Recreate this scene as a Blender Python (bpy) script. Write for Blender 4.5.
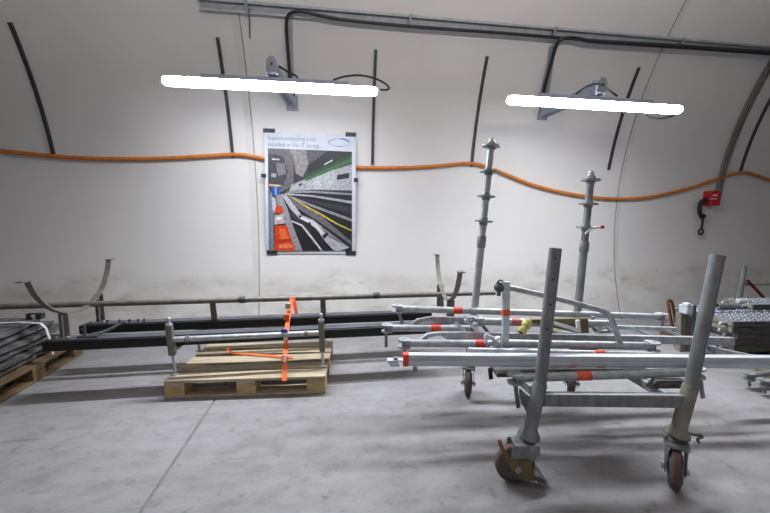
import bpy, bmesh, math, random
from mathutils import Vector as V, Matrix
random.seed(7)
for o in list(bpy.data.objects): bpy.data.objects.remove(o, do_unlink=True)
SC = bpy.context.scene; COL = SC.collection

# ------------------------------------------------------------------ camera
F, CX, CY, CAMH = 350.0, 385.0, 256.5, 1.34
YAW, PITCH = math.atan(350/2415.0), math.atan(36/350.0)
cam_d = bpy.data.cameras.new('camera'); cam = bpy.data.objects.new('camera', cam_d); COL.objects.link(cam)
cam_d.sensor_fit = 'HORIZONTAL'; cam_d.sensor_width = 36; cam_d.lens = 36*F/770; cam_d.clip_start = .05
cam.location = (0, 0, CAMH); cam.rotation_euler = (math.pi/2-PITCH, 0, -YAW)
SC.camera = cam
# ------------------------------------------------------------------ world, exposure, light strengths
w = bpy.data.worlds.new('world'); SC.world = w; w.use_nodes = True
bg = w.node_tree.nodes['Background']; bg.inputs[0].default_value = (.9, .93, 1, 1); bg.inputs[1].default_value = .02
LAMP = 21.5; SIDE = .45; CORE = 2.1; TILT = 38
FILL = 6.4; FILL_UP = 36
LAMP_COL = (.90, .945, 1.0)
for i_, x_ in enumerate((.4, 1.5)):                 # added unseen fill lights behind the camera, lifting the upper wall
    ld = bpy.data.lights.new('wall_fill_light', 'AREA'); ld.shape = 'RECTANGLE'; ld.size = 1.9; ld.size_y = .12; ld.energy = FILL; ld.spread = math.radians(90); ld.color = (1, .965, .93)
    lo_ = bpy.data.objects.new('wall_fill_light', ld); COL.objects.link(lo_); lo_.location = (x_, -2.9, 2.6); lo_.rotation_euler = (math.radians(90+FILL_UP), 0, 0)
vs = SC.view_settings; vs.view_transform = 'Standard'; vs.look = 'None'; vs.gamma = 1; vs.exposure = 2.78; vs.use_curve_mapping = False

# ------------------------------------------------------------------ measuring helpers
FW = V((math.sin(YAW)*math.cos(PITCH), math.cos(YAW)*math.cos(PITCH), -math.sin(PITCH)))
RT = V((math.cos(YAW), -math.sin(YAW), 0)); UP = RT.cross(FW); O = V((0, 0, CAMH))
TC = (.248, 1.327); TR = 4.095                      # tunnel axis (y, z) and lining radius
def ray(x, y): return FW + RT*((x-CX)/F) - UP*((y-CY)/F)
def at(x, y, Y):
    d = ray(x, y); return O + d*(Y/d.y)
def atl(x, y, Y0, s=-.13):                          # on the vertical plane Y = Y0 + s (X-1)
    d = ray(x, y); t = (Y0-s)/(d.y-s*d.x); return O + d*t
def atz(x, y, Z):
    d = ray(x, y); return O + d*((Z-CAMH)/d.z)
def onwall(x, y, off=0.0):
    d = ray(x, y); r = TR-off; dz = CAMH-TC[1]
    a = d.y**2+d.z**2; b = 2*(-TC[0]*d.y+dz*d.z); c = TC[0]**2+dz*dz-r*r
    return O + d*((-b+math.sqrt(b*b-4*a*c))/2/a)
def wally(z, off=0.0): return TC[0]+math.sqrt((TR-off)**2-(z-TC[1])**2)

# ------------------------------------------------------------------ materials
def lin(h):
    h = h.lstrip('#'); c = [int(h[i:i+2], 16)/255 for i in (0, 2, 4)]
    return tuple((x/12.92 if x <= .04045 else ((x+.055)/1.055)**2.4) for x in c)+(1,)
def mat(name, c1, c2=None, scale=8, rough=.6, metal=0, bump=0, stretch=(1, 1, 1), detail=5, lo=.35, hi=.65, bscale=None):
    m = bpy.data.materials.new(name); m.use_nodes = True; nt = m.node_tree; n = nt.nodes; L = nt.links
    p = n['Principled BSDF']; p.inputs['Roughness'].default_value = rough; p.inputs['Metallic'].default_value = metal
    tc = n.new('ShaderNodeTexCoord'); mp = n.new('ShaderNodeMapping'); mp.inputs['Scale'].default_value = stretch
    L.new(tc.outputs['Object'], mp.inputs['Vector'])
    nz = n.new('ShaderNodeTexNoise'); nz.inputs['Scale'].default_value = scale; nz.inputs['Detail'].default_value = detail
    L.new(mp.outputs[0], nz.inputs['Vector'])
    rp = n.new('ShaderNodeValToRGB'); rp.color_ramp.elements[0].position = lo; rp.color_ramp.elements[1].position = hi
    rp.color_ramp.elements[0].color = lin(c1); rp.color_ramp.elements[1].color = lin(c2 or c1)
    L.new(nz.outputs['Fac'], rp.inputs['Fac']); L.new(rp.outputs[0], p.inputs['Base Color'])
    if bump:
        b = n.new('ShaderNodeBump'); b.inputs['Strength'].default_value = bump; b.inputs['Distance'].default_value = .01
        nb = n.new('ShaderNodeTexNoise'); nb.inputs['Scale'].default_value = bscale or scale*4; nb.inputs['Detail'].default_value = 4
        L.new(mp.outputs[0], nb.inputs['Vector']); L.new(nb.outputs['Fac'], b.inputs['Height']); L.new(b.outputs[0], p.inputs['Normal'])
    return m
M = {}
M['galv'] = mat('galvanised steel', '#989b9f', '#b6babf', 22, .42, .25, .05)
M['galv_dark'] = mat('weathered galvanised steel', '#77797b', '#939697', 30, .5, .25, .08, (1, 1, .3))
M['galv_worn'] = mat('worn galvanised post', '#717375', '#8b8d8f', 26, .5, .25, .1, (1, 1, .35))
M['alu'] = mat('brushed aluminium', '#c0c6ce', '#d2d8df', 40, .4, .2, .02, (.1, 1, 1))
M['steel_grey'] = mat('dull grey steel', '#66645f', '#7b7872', 18, .5, .3, .04)
M['conduit'] = mat('grey conduit', '#868b92', '#959aa1', 10, .5, .1)
M['channel'] = mat('bright zinc channel', '#a7abb0', '#b9bdc2', 14, .5, .1)
M['dark_steel'] = mat('dark steel rail', '#3a3e43', '#4a4e54', 14, .5, .3)
M['black_beam'] = mat('black painted beam', '#060607', '#0d0d10', 20, .55, 0, .03, (.2, 1, 1))
M['beam_top'] = mat('grey beam top', '#3c3d44', '#53545c', 12, .55, 0, .03, (.3, 1, 1))  # top face greyer than the black sides
M['rubber'] = mat('black rubber', '#0c0c0d', '#171718', 20, .55)
M['cable'] = mat('black cable sheath', '#15171a', '#20242a', 30, .45)
M['cable_orange'] = mat('orange cable sheath', '#b5631c', '#c87728', 20, .5)
M['wood'] = mat('raw pallet wood', '#998a74', '#c0b197', 5, .8, 0, .3, (.6, 7, 7), lo=.3, hi=.7)
M['wood_block'] = mat('pallet block wood', '#a58c62', '#c0a67b', 9, .85, 0, .3, (1, 1, 5))
M['wood_dark'] = mat('aged pallet wood', '#57442f', '#75603f', 5, .85, 0, .3, (6, .7, 6))
M['wood_olive'] = mat('olive stained board', '#5f573f', '#75694a', 8, .8, 0, .2, (.6, 6, 6))
M['strap'] = mat('orange webbing', '#d9581e', '#ee7231', 60, .75, 0, .2)
M['strap_red'] = mat('red orange webbing', '#c13a18', '#d54a20', 60, .75)
M['tape'] = mat('red marking tape', '#cf3d28', '#e0513a', 30, .55)
M['tape_faded'] = mat('faded red tape', '#b2575a', '#c66a6c', 30, .6)
M['tape_orange'] = mat('orange marking tape', '#d9532f', '#ea6b40', 30, .55)
M['blue'] = mat('blue tag', '#1e3fa5', '#2a50bd', 20, .5)
M['white'] = mat('white plastic', '#d5d7da', '#e2e4e6', 20, .5)
M['paper'] = mat('white poster paper', '#bcc0cb', '#c6cad4', 8, .5)
M['yellow'] = mat('pale yellow paint', '#bdb45a', '#d2ca74', 30, .55)
M['red'] = mat('red box paint', '#a81219', '#bd1c22', 20, .45)
M['rust'] = mat('rusty steel', '#5b3a24', '#7d5334', 30, .8, .1, .2)
M['red_paint'] = mat('dark red paint', '#6d1c1c', '#822626', 30, .6)
M['tread'] = mat('brown polyurethane tread', '#4a3a34', '#67544c', 18, .65, 0, .05)
M['tread_red'] = mat('dark red brown tread', '#4f3b36', '#665049', 18, .6)
M['hub'] = mat('grey wheel hub', '#4d4e50', '#636466', 22, .6, .2)
M['zinc_gold'] = mat('yellow passivated zinc', '#6c6546', '#857b55', 14, .4, .5)
M['lever_red'] = mat('faded red lever', '#8a4a3e', '#a05c4c', 20, .6)
M['dark_plate'] = mat('dark dusty steel plates', '#403e3f', '#706e6e', 7, .6, .15, .1, (2, 2, 8))
M['near_black'] = mat('near black steel and gap shade', '#232323', '#343333', 9, .7, .1)  # near black; also the painted shade between stacked plates
M['beige'] = mat('beige dusty steel', '#7b766b', '#8e887c', 14, .7, .1, .05)
M['lamp_body'] = mat('lamp housing grey', '#9aa2b2', '#a9b1c0', 10, .5)
M['tape_black'] = mat('dark tape', '#23272e', '#2f343c', 20, .55)
M['deck_side'] = mat('dark deck flank', '#393735', '#5a5753', 14, .7, .1, .1, (.4, 1, 3))  # deck flanks darker than the top plate
M['tread_plate'] = mat('deck plate steel', '#73767e', '#989ca4', 24, .4, .4, .1)

def concrete_floor():
    m = bpy.data.materials.new('concrete floor'); m.use_nodes = True; nt = m.node_tree; n = nt.nodes; L = nt.links
    p = n['Principled BSDF']; p.inputs['Roughness'].default_value = .72
    tc = n.new('ShaderNodeTexCoord')
    def noise(sc, det, st=(1, 1, 1), ro=.55):
        mp = n.new('ShaderNodeMapping'); mp.inputs['Scale'].default_value = st; L.new(tc.outputs['Object'], mp.inputs[0])
        z = n.new('ShaderNodeTexNoise'); z.inputs['Scale'].default_value = sc; z.inputs['Detail'].default_value = det; z.inputs['Roughness'].default_value = ro
        L.new(mp.outputs[0], z.inputs['Vector']); return z.outputs['Fac']
    def ramp(f, a, b, ca, cb):
        r = n.new('ShaderNodeValToRGB'); e = r.color_ramp.elements; e[0].position = a; e[1].position = b; e[0].color = ca; e[1].color = cb
        L.new(f, r.inputs[0]); return r.outputs[0]
    def mul(a, b, fac=1):
        x = n.new('ShaderNodeMix'); x.data_type = 'RGBA'; x.blend_type = 'MULTIPLY'; x.inputs[0].default_value = fac
        L.new(a, x.inputs[6]); L.new(b, x.inputs[7]); return x.outputs[2]
    W = (1, 1, 1, 1)
    c = ramp(noise(1.1, 8), .3, .72, lin('#848283'), lin('#9a989a'))
    c = mul(c, ramp(noise(5, 8, (1, 1.8, 1), .65), .36, .58, (.80, .79, .79, 1), W))
    c = mul(c, ramp(noise(11, 6, (1, 1, 1), .7), .30, .42, (.62, .6, .6, 1), W))
    c = mul(c, ramp(noise(60, 4), .3, .7, (.92, .92, .92, 1), W))
    mp = n.new('ShaderNodeMapping'); mp.inputs['Rotation'].default_value = (0, 0, .5); mp.inputs['Scale'].default_value = (1.3, 12, 1); L.new(tc.outputs['Object'], mp.inputs[0])
    z = n.new('ShaderNodeTexNoise'); z.inputs['Scale'].default_value = 1.4; z.inputs['Detail'].default_value = 3; L.new(mp.outputs[0], z.inputs['Vector'])
    c = mul(c, ramp(z.outputs['Fac'], .27, .36, (.72, .70, .70, 1), W))
    L.new(c, p.inputs['Base Color'])
    b = n.new('ShaderNodeBump'); b.inputs['Strength'].default_value = .12; b.inputs['Distance'].default_value = .01
    L.new(noise(40, 5), b.inputs['Height']); L.new(b.outputs[0], p.inputs['Normal'])
    return m
def lining():
    m = bpy.data.materials.new('tunnel lining paint'); m.use_nodes = True; nt = m.node_tree; n = nt.nodes; L = nt.links
    p = n['Principled BSDF']; p.inputs['Roughness'].default_value = .62
    tc = n.new('ShaderNodeTexCoord'); sep = n.new('ShaderNodeSeparateXYZ'); L.new(tc.outputs['Object'], sep.inputs[0])
    def noise(sc, det, st=(1, 1, 1), ro=.55):
        mp = n.new('ShaderNodeMapping'); mp.inputs['Scale'].default_value = st; L.new(tc.outputs['Object'], mp.inputs[0])
        z = n.new('ShaderNodeTexNoise'); z.inputs['Scale'].default_value = sc; z.inputs['Detail'].default_value = det; z.inputs['Roughness'].default_value = ro
        L.new(mp.outputs[0], z.inputs['Vector']); return z.outputs['Fac']
    def ramp(f, a, b, ca, cb):
        r = n.new('ShaderNodeValToRGB'); e = r.color_ramp.elements; e[0].position = a; e[1].position = b; e[0].color = ca; e[1].color = cb
        L.new(f, r.inputs[0]); return r.outputs[0]
    def mix(f, a, b, t='MIX'):
        x = n.new('ShaderNodeMix'); x.data_type = 'RGBA'; x.blend_type = t
        if isinstance(f, float): x.inputs[0].default_value = f
        else: L.new(f, x.inputs[0])
        L.new(a, x.inputs[6]); L.new(b, x.inputs[7]); return x.outputs[2]
    W = (1, 1, 1, 1); K = (0, 0, 0, 1)
    up = ramp(noise(.7, 5), .3, .7, lin('#d0cccb'), lin('#dad7d5'))
    low = ramp(noise(2.2, 7, (1, 1, 1.6)), .3, .68, lin('#bfbbb6'), lin('#d6d3d0'))
    low = mix(1.0, low, ramp(noise(3.2, 6, (1, 1, 2.6), .6), .30, .47, (.76, .74, .72, 1), W), 'MULTIPLY')
    low = mix(1.0, low, ramp(noise(9, 5, (1, 1, 2), .6), .25, .36, (.74, .72, .70, 1), W), 'MULTIPLY')
    # unpainted band: below about 0.95 m, with a ragged brushed edge
    add = n.new('ShaderNodeMath'); add.operation = 'MULTIPLY_ADD'; add.inputs[1].default_value = .5; L.new(noise(1.6, 4, (1, 1, .3)), add.inputs[0]); L.new(sep.outputs['Z'], add.inputs[2])
    c = mix(ramp(add.outputs[0], .85, 1.5, K, W), low, up)
    L.new(c, p.inputs['Base Color'])
    b = n.new('ShaderNodeBump'); b.inputs['Strength'].default_value = .10; b.inputs['Distance'].default_value = .02
    L.new(noise(6, 6), b.inputs['Height']); L.new(b.outputs[0], p.inputs['Normal'])
    return m
def emitter(nm, k):
    m = bpy.data.materials.new(nm); m.use_nodes = True; p = m.node_tree.nodes['Principled BSDF']
    p.inputs['Base Color'].default_value = (.8, .8, .8, 1)
    p.inputs['Emission Color'].default_value = LAMP_COL+(1,); p.inputs['Emission Strength'].default_value = LAMP*k
    return m
M['floor'] = concrete_floor(); M['lining'] = lining(); M['emit'] = emitter('lamp diffuser sides', SIDE); M['emit_core'] = emitter('lamp diffuser centre', CORE)
M['seam'] = mat('lining joint strip', '#c8c5c3', '#d0cdcb', 5, .6)
M['seam_dark'] = mat('lining joint dark gap', '#8f8c88', '#9b9894', 5, .8)
M['joint'] = mat('floor joint sealant', '#6d6b6a', '#7d7b7a', 12, .9)

# ------------------------------------------------------------------ object helpers
ROOT = {}
def origin_of(o): return ROOT.get(o.name, V((0, 0, 0)))
def thing(name, label, cat, loc=(0, 0, 0), group=None):
    o = bpy.data.objects.new(name, None); COL.objects.link(o); o.location = loc; o.empty_display_size = .05
    o['label'] = label; o['category'] = cat
    if group: o['group'] = group
    ROOT[o.name] = V(loc); return o
def obj(name, bm, ms, parent=None, bevel=0):
    if not isinstance(ms, (list, tuple)): ms = [ms]
    off = origin_of(parent) if parent else None
    bmesh.ops.recalc_face_normals(bm, faces=bm.faces)
    if parent is None:
        xs = [v.co for v in bm.verts]
        off = V(((min(c.x for c in xs)+max(c.x for c in xs))/2, (min(c.y for c in xs)+max(c.y for c in xs))/2, min(c.z for c in xs)))
    bmesh.ops.translate(bm, verts=bm.verts, vec=-off)
    me = bpy.data.meshes.new(name); bm.to_mesh(me); bm.free()
    for m in ms: me.materials.append(m)
    for p in me.polygons: p.use_smooth = True
    me.set_sharp_from_angle(angle=math.radians(32))
    o = bpy.data.objects.new(name, me); COL.objects.link(o)
    if parent: o.parent = parent; ROOT[o.name] = off
    else: o.location = off; ROOT[o.name] = off
    if bevel:
        b = o.modifiers.new('bevel', 'BEVEL'); b.width = bevel; b.segments = 2; b.limit_method = 'ANGLE'; b.angle_limit = math.radians(40)
    return o
def tag(o, label, cat, group=None):
    o['label'] = label; o['category'] = cat
    if group: o['group'] = group
    return o
def struct(name, bm, ms):
    bmesh.ops.recalc_face_normals(bm, faces=bm.faces)
    me = bpy.data.meshes.new(name); bm.to_mesh(me); bm.free()
    for m in (ms if isinstance(ms, (list, tuple)) else [ms]): me.materials.append(m)
    o = bpy.data.objects.new(name, me); COL.objects.link(o); o['kind'] = 'structure'; return o
def B(): return bmesh.new()
def frame(d, up=None):
    d = d.normalized(); up = V(up) if up else (V((0, 0, 1)) if abs(d.z) < .95 else V((0, 1, 0)))
    x = up.cross(d)
    if x.length < 1e-6: x = V((1, 0, 0)).cross(d)
    x.normalize(); return x, d.cross(x), d           # side, up, along
def smooth(pts, n=6):
    pts = [V(p) for p in pts]
    if len(pts) < 3: return pts
    out = []
    for i in range(len(pts)-1):
        p0 = pts[max(i-1, 0)]; p1 = pts[i]; p2 = pts[i+1]; p3 = pts[min(i+2, len(pts)-1)]
        for k in range(n):
            t = k/n
            out.append(.5*((2*p1)+(p2-p0)*t+(2*p0-5*p1+4*p2-p3)*t*t+(3*p1-p0-3*p2+p3)*t**3))
    out.append(pts[-1]); return out
def sweep(bm, pts, prof, up=None, caps=True, mi=0, closed=True):
    """prof: list of (side, up) offsets swept along pts"""
    pts = [V(p) for p in pts]; rings = []
    x = y = None
    for i, p in enumerate(pts):
        d = (pts[min(i+1, len(pts)-1)]-pts[max(i-1, 0)]).normalized()
        if x is None or up is not None: x, y, _ = frame(d, up)
        else:
            x = (x-d*x.dot(d)).normalized(); y = d.cross(x)
        rings.append([bm.verts.new(p+x*a+y*b) for a, b in prof])
    n = len(prof)
    for r0, r1 in zip(rings, rings[1:]):
        for k in range(n if closed else n-1):
            f = bm.faces.new((r0[k], r0[(k+1) % n], r1[(k+1) % n], r1[k])); f.material_index = mi
    if caps and closed:
        for r in (rings[0][::-1], rings[-1]):
            f = bm.faces.new(r); f.material_index = mi
def circ(r, n=14, ry=None): return [(r*math.cos(2*math.pi*k/n), (ry or r)*math.sin(2*math.pi*k/n)) for k in range(n)]
def tube(bm, pts, r, n=14, mi=0, caps=True): sweep(bm, pts, circ(r, n), None, caps, mi)
def rect(w, h): return [(-w/2, -h/2), (w/2, -h/2), (w/2, h/2), (-w/2, h/2)]
def rrect(w, h, r, n=3):
    out = []
    for cx, cy, a0 in ((w/2-r, -h/2+r, -90), (w/2-r, h/2-r, 0), (-w/2+r, h/2-r, 90), (-w/2+r, -h/2+r, 180)):
        for k in range(n+1):
            a = math.radians(a0+90*k/n); out.append((cx+r*math.cos(a), cy+r*math.sin(a)))
    return out
def bar(bm, a, b, w, h, up=None, mi=0): sweep(bm, [a, b], rect(w, h), up, True, mi)
def hollow(bm, a, b, r, t=.004, n=18, mi=0):
    a, b = V(a), V(b); lathe(bm, a, b-a, [(0, r), (1, r), (1, r-t), (1-.05/(b-a).length, r-t), (1-.06/(b-a).length, 0)], n, mi)
def lathe(bm, a, axis, prof, n=18, mi=0):
    """prof (t along axis vector, radius)"""
    a, axis = V(a), V(axis); x, y, _ = frame(axis); rings = []
    for t, r in prof:
        c = a+axis*t
        rings.append([c] if r < 1e-6 else [c+x*(r*math.cos(2*math.pi*k/n))+y*(r*math.sin(2*math.pi*k/n)) for k in range(n)])
    rv = [[bm.verts.new(p) for p in r] for r in rings]
    for r0, r1 in zip(rv, rv[1:]):
        for k in range(n):
            k2 = (k+1) % n
            if len(r0) == 1 and len(r1) == 1: continue
            f = bm.faces.new((r0[0], r1[k], r1[k2]) if len(r0) == 1 else (r0[k], r0[k2], r1[0]) if len(r1) == 1 else (r0[k], r0[k2], r1[k2], r1[k]))
            f.material_index = mi
    for r, rev in ((rv[0], True), (rv[-1], False)):
        if len(r) > 2:
            f = bm.faces.new(r[::-1] if rev else r); f.material_index = mi
def disc(bm, c, axis, r, h, n=20, mi=0):
    axis = V(axis).normalized(); lathe(bm, V(c)-axis*h/2, axis*h, [(0, r), (1, r)], n, mi)
def prism(bm, pts, vec, mi=0):
    vec = V(vec); a = [bm.verts.new(V(p)) for p in pts]; b = [bm.verts.new(V(p)+vec) for p in pts]; n = len(pts)
    for fs in (a[::-1], b): bm.faces.new(fs).material_index = mi
    for k in range(n): bm.faces.new((a[k], a[(k+1) % n], b[(k+1) % n], b[k])).material_index = mi
def box(bm, c, s, rz=0, mi=0):
    c = V(c); R = Matrix.Rotation(rz, 3, 'Z'); vs_ = []
    for dx, dy, dz in ((-1,-1,-1),(1,-1,-1),(1,1,-1),(-1,1,-1),(-1,-1,1),(1,-1,1),(1,1,1),(-1,1,1)):
        vs_.append(bm.verts.new(c+R @ V((dx*s[0]/2, dy*s[1]/2, dz*s[2]/2))))
    for q in ((3,2,1,0),(4,5,6,7),(0,1,5,4),(1,2,6,5),(2,3,7,6),(3,0,4,7)): bm.faces.new([vs_[i] for i in q]).material_index = mi
def ball(bm, c, r, mi=0):
    res = bmesh.ops.create_uvsphere(bm, u_segments=12, v_segments=8, radius=r, matrix=Matrix.Translation(V(c)))
    for v in res['verts']:
        for f in v.link_faces: f.material_index = mi

# ================================================================== STRUCTURE
XA, XB = -9.0, 15.0
a_floor = math.asin((0-TC[1])/TR)                     # angle of the floor line on the circle
def arc(a0, a1, n, off=0): return [(TC[0]+(TR-off)*math.cos(a0+(a1-a0)*k/n), TC[1]+(TR-off)*math.sin(a0+(a1-a0)*k/n)) for k in range(n+1)]
def vault(name, a0, a1, n):
    bm = B(); ia = arc(a0, a1, n); oa = arc(a0, a1, n, -.3)
    loop = ia+oa[::-1]
    nx = 24; prev = None
    for i in range(nx+1):
        x = XA+(XB-XA)*i/nx
        r = [bm.verts.new((x, y, z)) for y, z in loop]
        if prev:
            for k in range(len(r)): bm.faces.new((prev[k], prev[(k+1) % len(r)], r[(k+1) % len(r)], r[k]))
        prev = r
    o = struct(name, bm, M['lining'])
    for p in o.data.polygons: p.use_smooth = True
    o.data.set_sharp_from_angle(angle=math.radians(30)); return o
vault('wall_back', a_floor-.02, math.radians(60), 40)
vault('ceiling', math.radians(60), math.radians(120), 24)
vault('wall_front', math.radians(120), math.pi-a_floor+.02, 40)
# floor with real joints at the lining rings
bm = B(); prof = []
for xj in (-5.65, -.904, 3.85, 8.6): prof += [(xj-.009, 0), (xj-.007, -.004), (xj+.007, -.004), (xj+.009, 0)]
prof = [(XA, 0)]+prof+[(XB, 0)]
y0, y1 = -3.72, 4.19
fr = [bm.verts.new((x, y0, z)) for x, z in prof]; bk = [bm.verts.new((x, y1, z)) for x, z in prof]
lf = [bm.verts.new((x, y0, -.2)) for x in (XA, XB)]; lb = [bm.verts.new((x, y1, -.2)) for x in (XA, XB)]
for k in range(len(prof)-1):
    f = bm.faces.new((fr[k], fr[k+1], bk[k+1], bk[k])); f.material_index = 1 if (k % 4) != 0 else 0
bm.faces.new(lf+[lb[1], lb[0]]); bm.faces.new(fr+[lf[1], lf[0]]); bm.faces.new(bk+[lb[1], lb[0]])
bm.faces.new((fr[0], bk[0], lb[0], lf[0])); bm.faces.new((fr[-1], bk[-1], lb[1], lf[1]))
struct('floor', bm, [M['floor'], M['joint']])
# ring joints of the lining: pale strip with a dark gap beside it
def ring_joint(name, x0, x1, gap):
    bm = B(); n = 70
    for a, b, off, mi in ((x0, x1, .004, 0), (gap, gap+.012, .006, 1)):
        prev = None
        for (y, z), (y2, z2) in zip(arc(a_floor, math.radians(125), n, off), arc(a_floor, math.radians(125), n, -.02)):
            r = [bm.verts.new(p) for p in ((a, y2, z2), (a, y, z), (b, y, z), (b, y2, z2))]
            if prev:
                for k in range(3): bm.faces.new((prev[k], prev[k+1], r[k+1], r[k])).material_index = mi
            prev = r
    return struct(name, bm, [M['seam'], M['seam_dark']])
ring_joint('trim_1', -.965, -.895, -.895)
ring_joint('trim_2', 3.835, 3.90, 3.823)

# ================================================================== WALL FITTINGS
def arcpath(X, z0, z1, off, n=14):
    return [V((X, wally(z0+(z1-z0)*k/n, off), z0+(z1-z0)*k/n)) for k in range(n+1)]
def wall_rail(X, z0, z1, label, wd=.032):
    bm = B(); pts = arcpath(X, z0, z1, .012)
    up = (1, 0, 0)
    n = TC
    # C-channel: web on the wall with two lips
    sweep(bm, pts, [(-.012, -wd/2), (.008, -wd/2), (.008, -wd/4), (.0, -wd/4), (.0, wd/4), (.008, wd/4), (.008, wd/2), (-.012, wd/2)], up)
    return tag(obj('wall_rail', bm, M['dark_steel']), label, 'rail', 'short vertical anchor rails on the tunnel wall')
wall_rail(-2.937, 2.034, 3.16, 'dark vertical anchor rail on wall, leftmost, clear of both lamps')
wall_rail(-1.124, 2.047, 3.157, 'dark vertical anchor rail crossing behind left half of the left lamp')
wall_rail(.467, 2.006, 3.15, 'dark vertical anchor rail passing behind right end of the left lamp')
wall_rail(1.716, 2.009, 3.157, 'dark vertical anchor rail in the bare wall between the two lamps')
wall_rail(3.626, 2.01, 3.154, 'dark vertical anchor rail crossing behind right half of the right lamp')
wall_rail(5.695, 2.02, 3.157, 'dark vertical anchor rail on far right, beside the telephone conduits')

# cable channel
a = math.asin((3.385-TC[1])/(TR-.03)); ny, nz = -math.cos(a), -math.sin(a); ty, tz = -math.sin(a), math.cos(a)
cy, cz = TC[0]+(TR-.03)*math.cos(a), TC[1]+(TR-.03)*math.sin(a)
def tray_p(x, n_, t_): return V((x, cy+ny*n_+ty*t_, cz+nz*n_+tz*t_))
X0T, X1T = -1.235, 11.0
t = thing('cable_channel', 'long grey steel cable channel running high along the wall', 'cable channel', (X0T, cy, cz))
bm = B()
pr = [(-.024, -.05), (.03, -.05), (.03, -.03), (.026, -.03), (.026, -.046), (-.018, -.046), (-.018, .046), (.026, .046), (.026, .03), (.03, .03), (.03, .05), (-.024, .05)]
r0 = [bm.verts.new(tray_p(X0T, *p)) for p in pr]; r1 = [bm.verts.new(tray_p(X1T, *p)) for p in pr]
for k in range(len(pr)): bm.faces.new((r0[k], r0[(k+1) % 12], r1[(k+1) % 12], r1[k]))
bm.faces.new(r0); bm.faces.new(r1)
obj('channel', bm, M['channel'], t)
for x in (-.8, .8, 2.4, 4.0, 5.6):
    bm = B(); p = [tray_p(x, .036, -.058), tray_p(x, .036, .058)]; bar(bm, p[0], p[1], .03, .008, (0, ny, nz)); obj('clip', bm, M['conduit'], t)
bm = B(); p0 = onwall(249, 9, .06); p1 = onwall(250, 38, .03)
tube(bm, [p0, p1], .007, 8); tag(obj('threaded_rod', bm, M['steel_grey']), 'thin short rod hanging below the cable channel by the left wall joint', 'rod')

def wp(pts, off): return [onwall(x, y, off) for x, y in pts]
# conduits down to the lamp brackets
def conduit(pts, label):
    bm = B(); P = smooth(wp(pts, .03), 4); sweep(bm, P, rrect(.03, .062, .008), (1, 0, 0))
    return tag(obj('conduit', bm, M['conduit']), label, 'conduit', 'flat conduits down to the lamps')
conduit([(289, 19), (290, 60), (292, 102)], 'flat grey conduit from channel down to the left lamp bracket')
conduit([(553, 46), (549, 75), (543, 112)], 'flat grey conduit from channel down to the right lamp bracket')
bm = B()
P = [onwall(x, y, o) for x, y, o in ((291, 98, .07), (289.5, 70, .07), (287.5, 45, .07), (286.5, 26, .085), (288, 16, .10), (294, 12, .11), (303, 12, .11), (320, 15.5, .105), (345, 20, .10), (400, 25.5, .10), (460, 30, .10), (520, 34.5, .10), (556, 37.5, .10), (600, 41, .10), (660, 44.5, .10), (720, 48.5, .10), (790, 53, .10), (860, 57, .10))]
tube(bm, smooth(P, 8), .016, 10)
tag(obj('power_cable', bm, M['cable']), 'black cable rising from the left lamp and lying along the channel', 'cable')
bm = B()
P = [onwall(x, y, o) for x, y, o in ((541, 104, .07), (546, 82, .07), (552, 60, .075), (556, 47, .09), (560, 40, .11), (567, 38, .115), (578, 38.5, .115), (592, 41.5, .125), (630, 44, .13), (690, 48, .13), (770, 53.5, .13), (860, 59, .13))]
tube(bm, smooth(P, 8), .019, 10)
tag(obj('power_cable', bm, M['cable']), 'thick black cable looping up from right lamp onto the channel', 'cable')

# orange cable
bm = B()
P = [onwall(x, y, .026) for x, y in ((-330, 138), (-140, 144), (-60, 147), (-25, 149), (0, 151), (40, 155), (80, 158), (120, 159), (160, 158.5), (200, 156.5), (235, 154.5), (256, 157), (285, 163), (320, 166), (356, 167.5), (390, 168), (430, 166.5), (465, 163.5), (480, 165), (500, 172), (530, 184), (560, 192), (590, 197), (620, 199), (650, 197), (690, 188), (720, 178), (741, 172.5), (752, 174), (770, 180), (800, 187), (840, 193), (930, 186))]
tube(bm, smooth(P, 6), .021, 10)
tag(obj('orange_cable', bm, M['cable_orange']), 'long orange cable strung in shallow sags along the wall', 'cable')

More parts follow.
